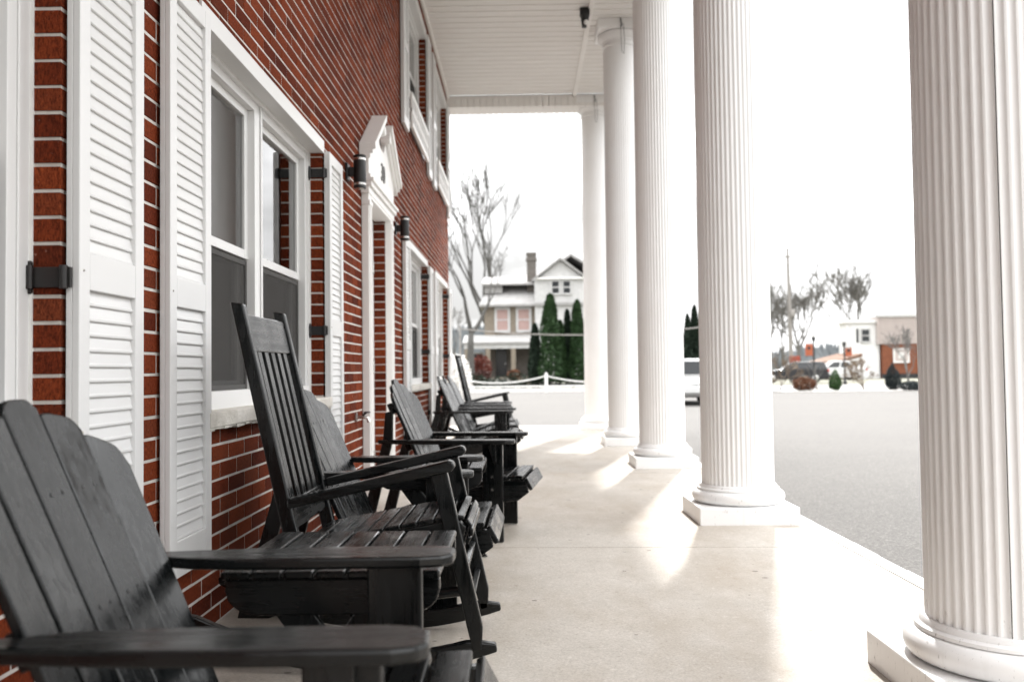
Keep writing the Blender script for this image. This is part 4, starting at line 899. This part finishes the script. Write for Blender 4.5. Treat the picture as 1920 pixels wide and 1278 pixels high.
# ------------------------------------------------------------------ cars
def car(name, label, loc, rz, paint, L=4.5, Wd=1.8, Ht=1.42, group='parked cars', suv=True):
    t = thing(name, label, 'car', loc, rz, group); h = Wd/2
    zb = 0.93*Ht/1.45
    low = [(0, 0.36), (0.03, 0.70), (0.10, zb), (L*0.70, zb-0.01), (L*0.97, zb-0.16), (L, 0.62), (L-0.02, 0.28), (L*0.86, 0.22), (L*0.14, 0.22), (0.05, 0.27)]
    body = part('body', MB().prism(low, 'x', -h, h), paint, t, 0.05)
    g0, g1 = (0.06 if suv else 0.75), L*0.68; r0, r1 = (0.32 if suv else 1.25), L*0.50
    hb, ht = h-0.06, h-0.2
    part('cabin', MB().add([(-hb, g0, zb-0.02), (hb, g0, zb-0.02), (hb, g1, zb-0.02), (-hb, g1, zb-0.02), (-ht, r0, Ht), (ht, r0, Ht), (ht, r1, Ht), (-ht, r1, Ht)],
        [(0, 3, 2, 1), (4, 5, 6, 7), (0, 1, 5, 4), (1, 2, 6, 5), (2, 3, 7, 6), (3, 0, 4, 7)]), paint, t, 0.04)
    def lerp(a, b, u): return a + (b-a)*u
    def slab(name, quad, out):
        q = [Vector(p) for p in quad]; o = Vector(out); part(name, MB().add([p + o*0.004 for p in q] + [p + o*0.016 for p in q], [(3, 2, 1, 0), (4, 5, 6, 7), (0, 1, 5, 4), (1, 2, 6, 5), (2, 3, 7, 6), (3, 0, 4, 7)]), M['carglass'], t)
    u0, u1 = 0.10, 0.84
    def pt(sx, e, u):
        g, r = (g0, r0) if e == 0 else (g1, r1); return (sx*lerp(hb, ht, u)*0.86, lerp(g, r, u), lerp(zb-0.02, Ht, u))
    slab('rear_window', [pt(-1, 0, u0), pt(1, 0, u0), pt(1, 0, u1), pt(-1, 0, u1)], (0, -1, 0.35))
    slab('windshield', [pt(1, 1, u0), pt(-1, 1, u0), pt(-1, 1, u1), pt(1, 1, u1)], (0, 1, 0.5))
    for s in (-1, 1):
        for fa, fb in ((0.10, 0.47), (0.52, 0.90)):
            q = []
            for f, u in ((fa, u0), (fb, u0), (fb, u1), (fa, u1)): q.append((s*lerp(hb, ht, u), lerp(lerp(g0, r0, u), lerp(g1, r1, u), f), lerp(zb-0.02, Ht, u)))
            slab('side_window', q if s > 0 else q[::-1], (s, 0, 0.3))
        for yy in (L*0.19, L*0.80):
            w = part('wheel', MB().tube([(s*(h-0.19), yy, 0.315), (s*(h+0.012), yy, 0.315)], 0.315, 20), M['tyre'], t, 0.02, 40)
            part('rim', MB().tube([(s*(h+0.013), yy, 0.315), (s*(h+0.022), yy, 0.315)], [0.20, 0.185], 16), M['steel'], w, 0, 40)
        part('tail_lamp', MB().box(s*h*0.93-0.10, s*h*0.93+0.035, -0.012, 0.09, 0.72, 0.90), M['redlight'], t, 0.01)
        part('headlight', MB().box(s*h*0.80-0.16, s*h*0.80+0.14, L-0.08, L+0.008, 0.60, 0.74), M['globe'], t, 0.02)
        part('mirror', MB().box(s*(h+0.03)-0.06, s*(h+0.03)+0.06, L*0.60, L*0.60+0.08, zb, zb+0.13), paint, t, 0.02)
    part('bumper', MB().box(-h*0.97, h*0.97, -0.09, 0.06, 0.36, 0.56), paint, t, 0.03)
    part('plate', MB().box(-0.16, 0.16, -0.012, 0.02, 0.64, 0.76), M['globe'], t)
    part('tailgate_seam', MB().box(-0.004, 0.004, -0.0015, 0.04, 0.57, 0.70), M['carblack'], t)
    return t
car('parked_car', 'white car parked in the lot, glimpsed between two columns', (6.35, 26.8, PAVE), R(0), M['carwhite'], 4.4, 1.80, 1.40)
car('parked_car', 'black car with pale roof parked beyond the russet hedge', (21.5, 60.0, -0.05), R(78), M['carblack'], 4.5, 1.8, 1.4)
car('parked_car', 'white car parked beside the white building beyond the green cone shrub', (26.2, 66.0, -0.03), R(84), M['carwhite'], 4.6, 1.8, 1.45, suv=False)

# ------------------------------------------------------------------ street furniture and buildings on the right
def street_lamp(loc, h, label, bx_, bz0, bz1, side):
    t = thing('street_lamp', label, 'street lamp', loc, 0, 'street lamps with orange banners')
    part('pole', MB().lathe([(0.13, 0), (0.13, 0.12), (0.07, 0.25), (0.055, 0.5), (0.045, h), (0.09, h+0.06), (0.13, h+0.22), (0.10, h+0.30)], 12), M['black'], t, 0, 40)
    part('globe', MB().lathe([(0.09, h+0.30), (0.19, h+0.42), (0.23, h+0.60), (0.19, h+0.78), (0.08, h+0.92), (0.02, h+1.05)], 16), M['globe'], t, 0, 60)
    part('banner_arm', MB().tube([(0, 0, bz1+0.04), (side*bx_, 0, bz1+0.04)], 0.018, 6).tube([(0, 0, bz0-0.04), (side*bx_, 0, bz0-0.04)], 0.018, 6), M['black'], t)
    a, b = sorted((side*0.07, side*bx_)); b_ = part('banner', MB().box(a, b, -0.012, 0.012, bz0, bz1), M['orange'], t)
    part('emblem', MB().lathe([(0.09, -0.006), (0.10, 0), (0.09, 0.006)], 14), M['carblack'], b_).matrix_local = Matrix.Translation(((a+b)/2, -0.012, (bz0+bz1)/2+0.1)) @ Matrix.Rotation(R(90), 4, 'X')
street_lamp((19.0, 55, -0.1), 2.62, 'nearer street lamp with white globe and an orange banner on its left arm', 0.52, 1.78, 2.5, -1)
street_lamp((20.85, 55, -0.1), 2.28, 'street lamp against the white building with its banner on the right', 0.46, 1.72, 2.22, 1)
up = thing('utility_pole', 'tall grey utility pole with a crossarm among the bare trees', 'utility pole', (23.6, 75, 0))
part('pole', MB().tube([(0, 0, -0.2), (-0.12, 0, 10.95)], [0.20, 0.11], 10), M['poleg'], up, 0, 60)
part('crossarm', MB().box(-0.95, 0.75, -0.06, 0.06, 10.18, 10.30), M['poleg'], up)
for x in (-0.85, -0.4, 0.35, 0.65): part('insulator', MB().lathe([(0.04, 0), (0.06, 0.06), (0.03, 0.16)], 8, (x, 0, 10.30)), M['globe'], up)
part('transformer', MB().lathe([(0.16, 0), (0.19, 0.03), (0.19, 0.55), (0.14, 0.62)], 12, (0.1, -0.32, 5.2)), M['poleg'], up, 0, 40)
part('bracket', MB().box(0.0, 0.16, -0.32, -0.05, 5.45, 5.55), M['black'], up)
rs = thing('red_sign', 'red board sign on two posts beyond the russet hedge', 'sign', (19.65, 61, -0.1))
part('board', MB().box(-0.36, 0.36, -0.04, 0.04, 0.85, 1.85), M['dkred_board'], rs, 0.01)
for s in (-1, 1): part('post', MB().tube([(s*0.30, 0.06, 0), (s*0.30, 0.06, 1.8)], 0.04, 8), M['black'], rs)
wb = thing('white_building', 'white two-storey building with a flat roof and one dark window', 'building', (0, 85, 0.05))
part('wall', MB().box(31.9, 34.9, 0, 2.2, -0.2, 5.05), M['vinyl'], wb)
part('parapet', MB().box(31.55, 35.0, -0.25, 2.4, 5.05, 5.32), M['vinyl'], wb, 0.02)
window_b(wb, 33.25, 33.95, 3.30, 4.40, 0, M['carglass'], 0.14)
part('shutter', MB().box(32.75, 32.95, -0.05, -0.003, 3.2, 4.5), M['carblack'], wb)
part('downpipe', MB().tube([(32.25, -0.08, 0), (32.25, -0.08, 5.0)], 0.05, 8), M['line'], wb)
sh = thing('shop_building', 'orange brick shop with beige ribbed siding above, right of the white building', 'building', (0, 84.5, 0.05))
part('brick_wall', MB().box(35.02, 52, 0.12, 2.4, -0.2, 3.05), M['orange_brick'], sh)
sdm = MB().box(34.6, 52, 0.13, 2.4, 3.05, 5.55); x = 34.6
while x < 51.9: sdm.box(x, x+0.16, 0.0, 0.14, 3.02, 5.55); x += 0.24
part('siding', sdm, M['pink'], sh, kind='stuff')
part('coping', MB().box(34.45, 52.1, -0.1, 2.5, 5.55, 5.85), M['old_white'], sh, 0.02)
md = part('panel', MB().box(36.0, 37.5, 0.06, 0.117, 1.25, 2.6), M['pink'], sh)
f = MB()
for (a, b, c, d_) in ((36.0, 37.5, 1.25, 1.37), (36.0, 37.5, 2.48, 2.6), (36.0, 36.12, 1.37, 2.48), (37.38, 37.5, 1.37, 2.48)): f.box(a, b, 0.0, 0.058, c, d_)
part('panel_frame', f, M['line'], md); part('medallion', MB().box(36.5, 37.0, 0.0, 0.058, 1.65, 2.2), M['line'], md, 0.02)
part('plinth', MB().box(34.9, 52, 0.05, 0.119, -0.2, 0.22), M['carblack'], sh)
br = thing('brown_roof_shed', 'low shed with a sloping brown roof between the lamps and the white building', 'shed', (0, 80, 0))
part('wall', MB().box(28.6, 31.0, 0.3, 6, -0.1, 1.5), M['far_brick'], br)
part('roof', MB().add([(27.8, -0.3, 1.15), (31.3, -0.3, 2.15), (31.3, 6, 2.25), (27.8, 6, 1.35), (27.8, -0.3, 0.95), (31.3, -0.3, 1.85), (31.3, 6, 1.95), (27.8, 6, 1.1)], [(0, 1, 2, 3), (7, 6, 5, 4), (0, 4, 5, 1), (1, 5, 6, 2), (2, 6, 7, 3), (3, 7, 4, 0)]), M['brown_roof'], br)
for x in (28.9, 30.7): part('post', MB().box(x-0.08, x+0.08, -0.1, 0.06, -0.1, 1.2), M['brown_roof'], br)
# wooded hills far behind
hl = MB(); nx, ny = 60, 10; r = random.Random(2)
for j in range(ny+1):
    for i in range(nx+1):
        x = -160 + 420*i/nx; y = 240 + 130*j/ny
        hgt = (math.sin(min(1, j/ny*1.2)*math.pi/2))*(11 + 7*math.sin(x*0.021+1.9) + 3.5*math.sin(x*0.06) + 2.5*mnoise.noise(Vector((x*0.03, y*0.03, 0))))
        hl.v.append((x, y, -1 + max(0, hgt)))
for j in range(ny):
    for i in range(nx): o = j*(nx+1)+i; hl.f.append((o, o+1, o+nx+2, o+nx+1))
structure('hills', hl, M['farwood'], 180)
fw = MB(); r = random.Random(9)
for i in range(9000):
    x = r.uniform(-150, 250); j = r.uniform(0, 1); y = 238 + 120*j
    hgt = (math.sin(min(1, j*1.2)*math.pi/2))*(11 + 7*math.sin(x*0.021+1.9) + 3.5*math.sin(x*0.06))
    z = -1 + max(0, hgt); s = r.uniform(0.5, 1.3); hh = r.uniform(2, 5)
    fw.add([(x-s, y, z), (x+s, y, z), (x+r.uniform(-.4, .4), y+r.uniform(-1, 1), z+hh)], [(0, 1, 2)])
tag(link('far_woods', fw.mesh('far_woods', M['farwood'])), 'pale leafless woods covering the far hills', None, None, 'stuff')
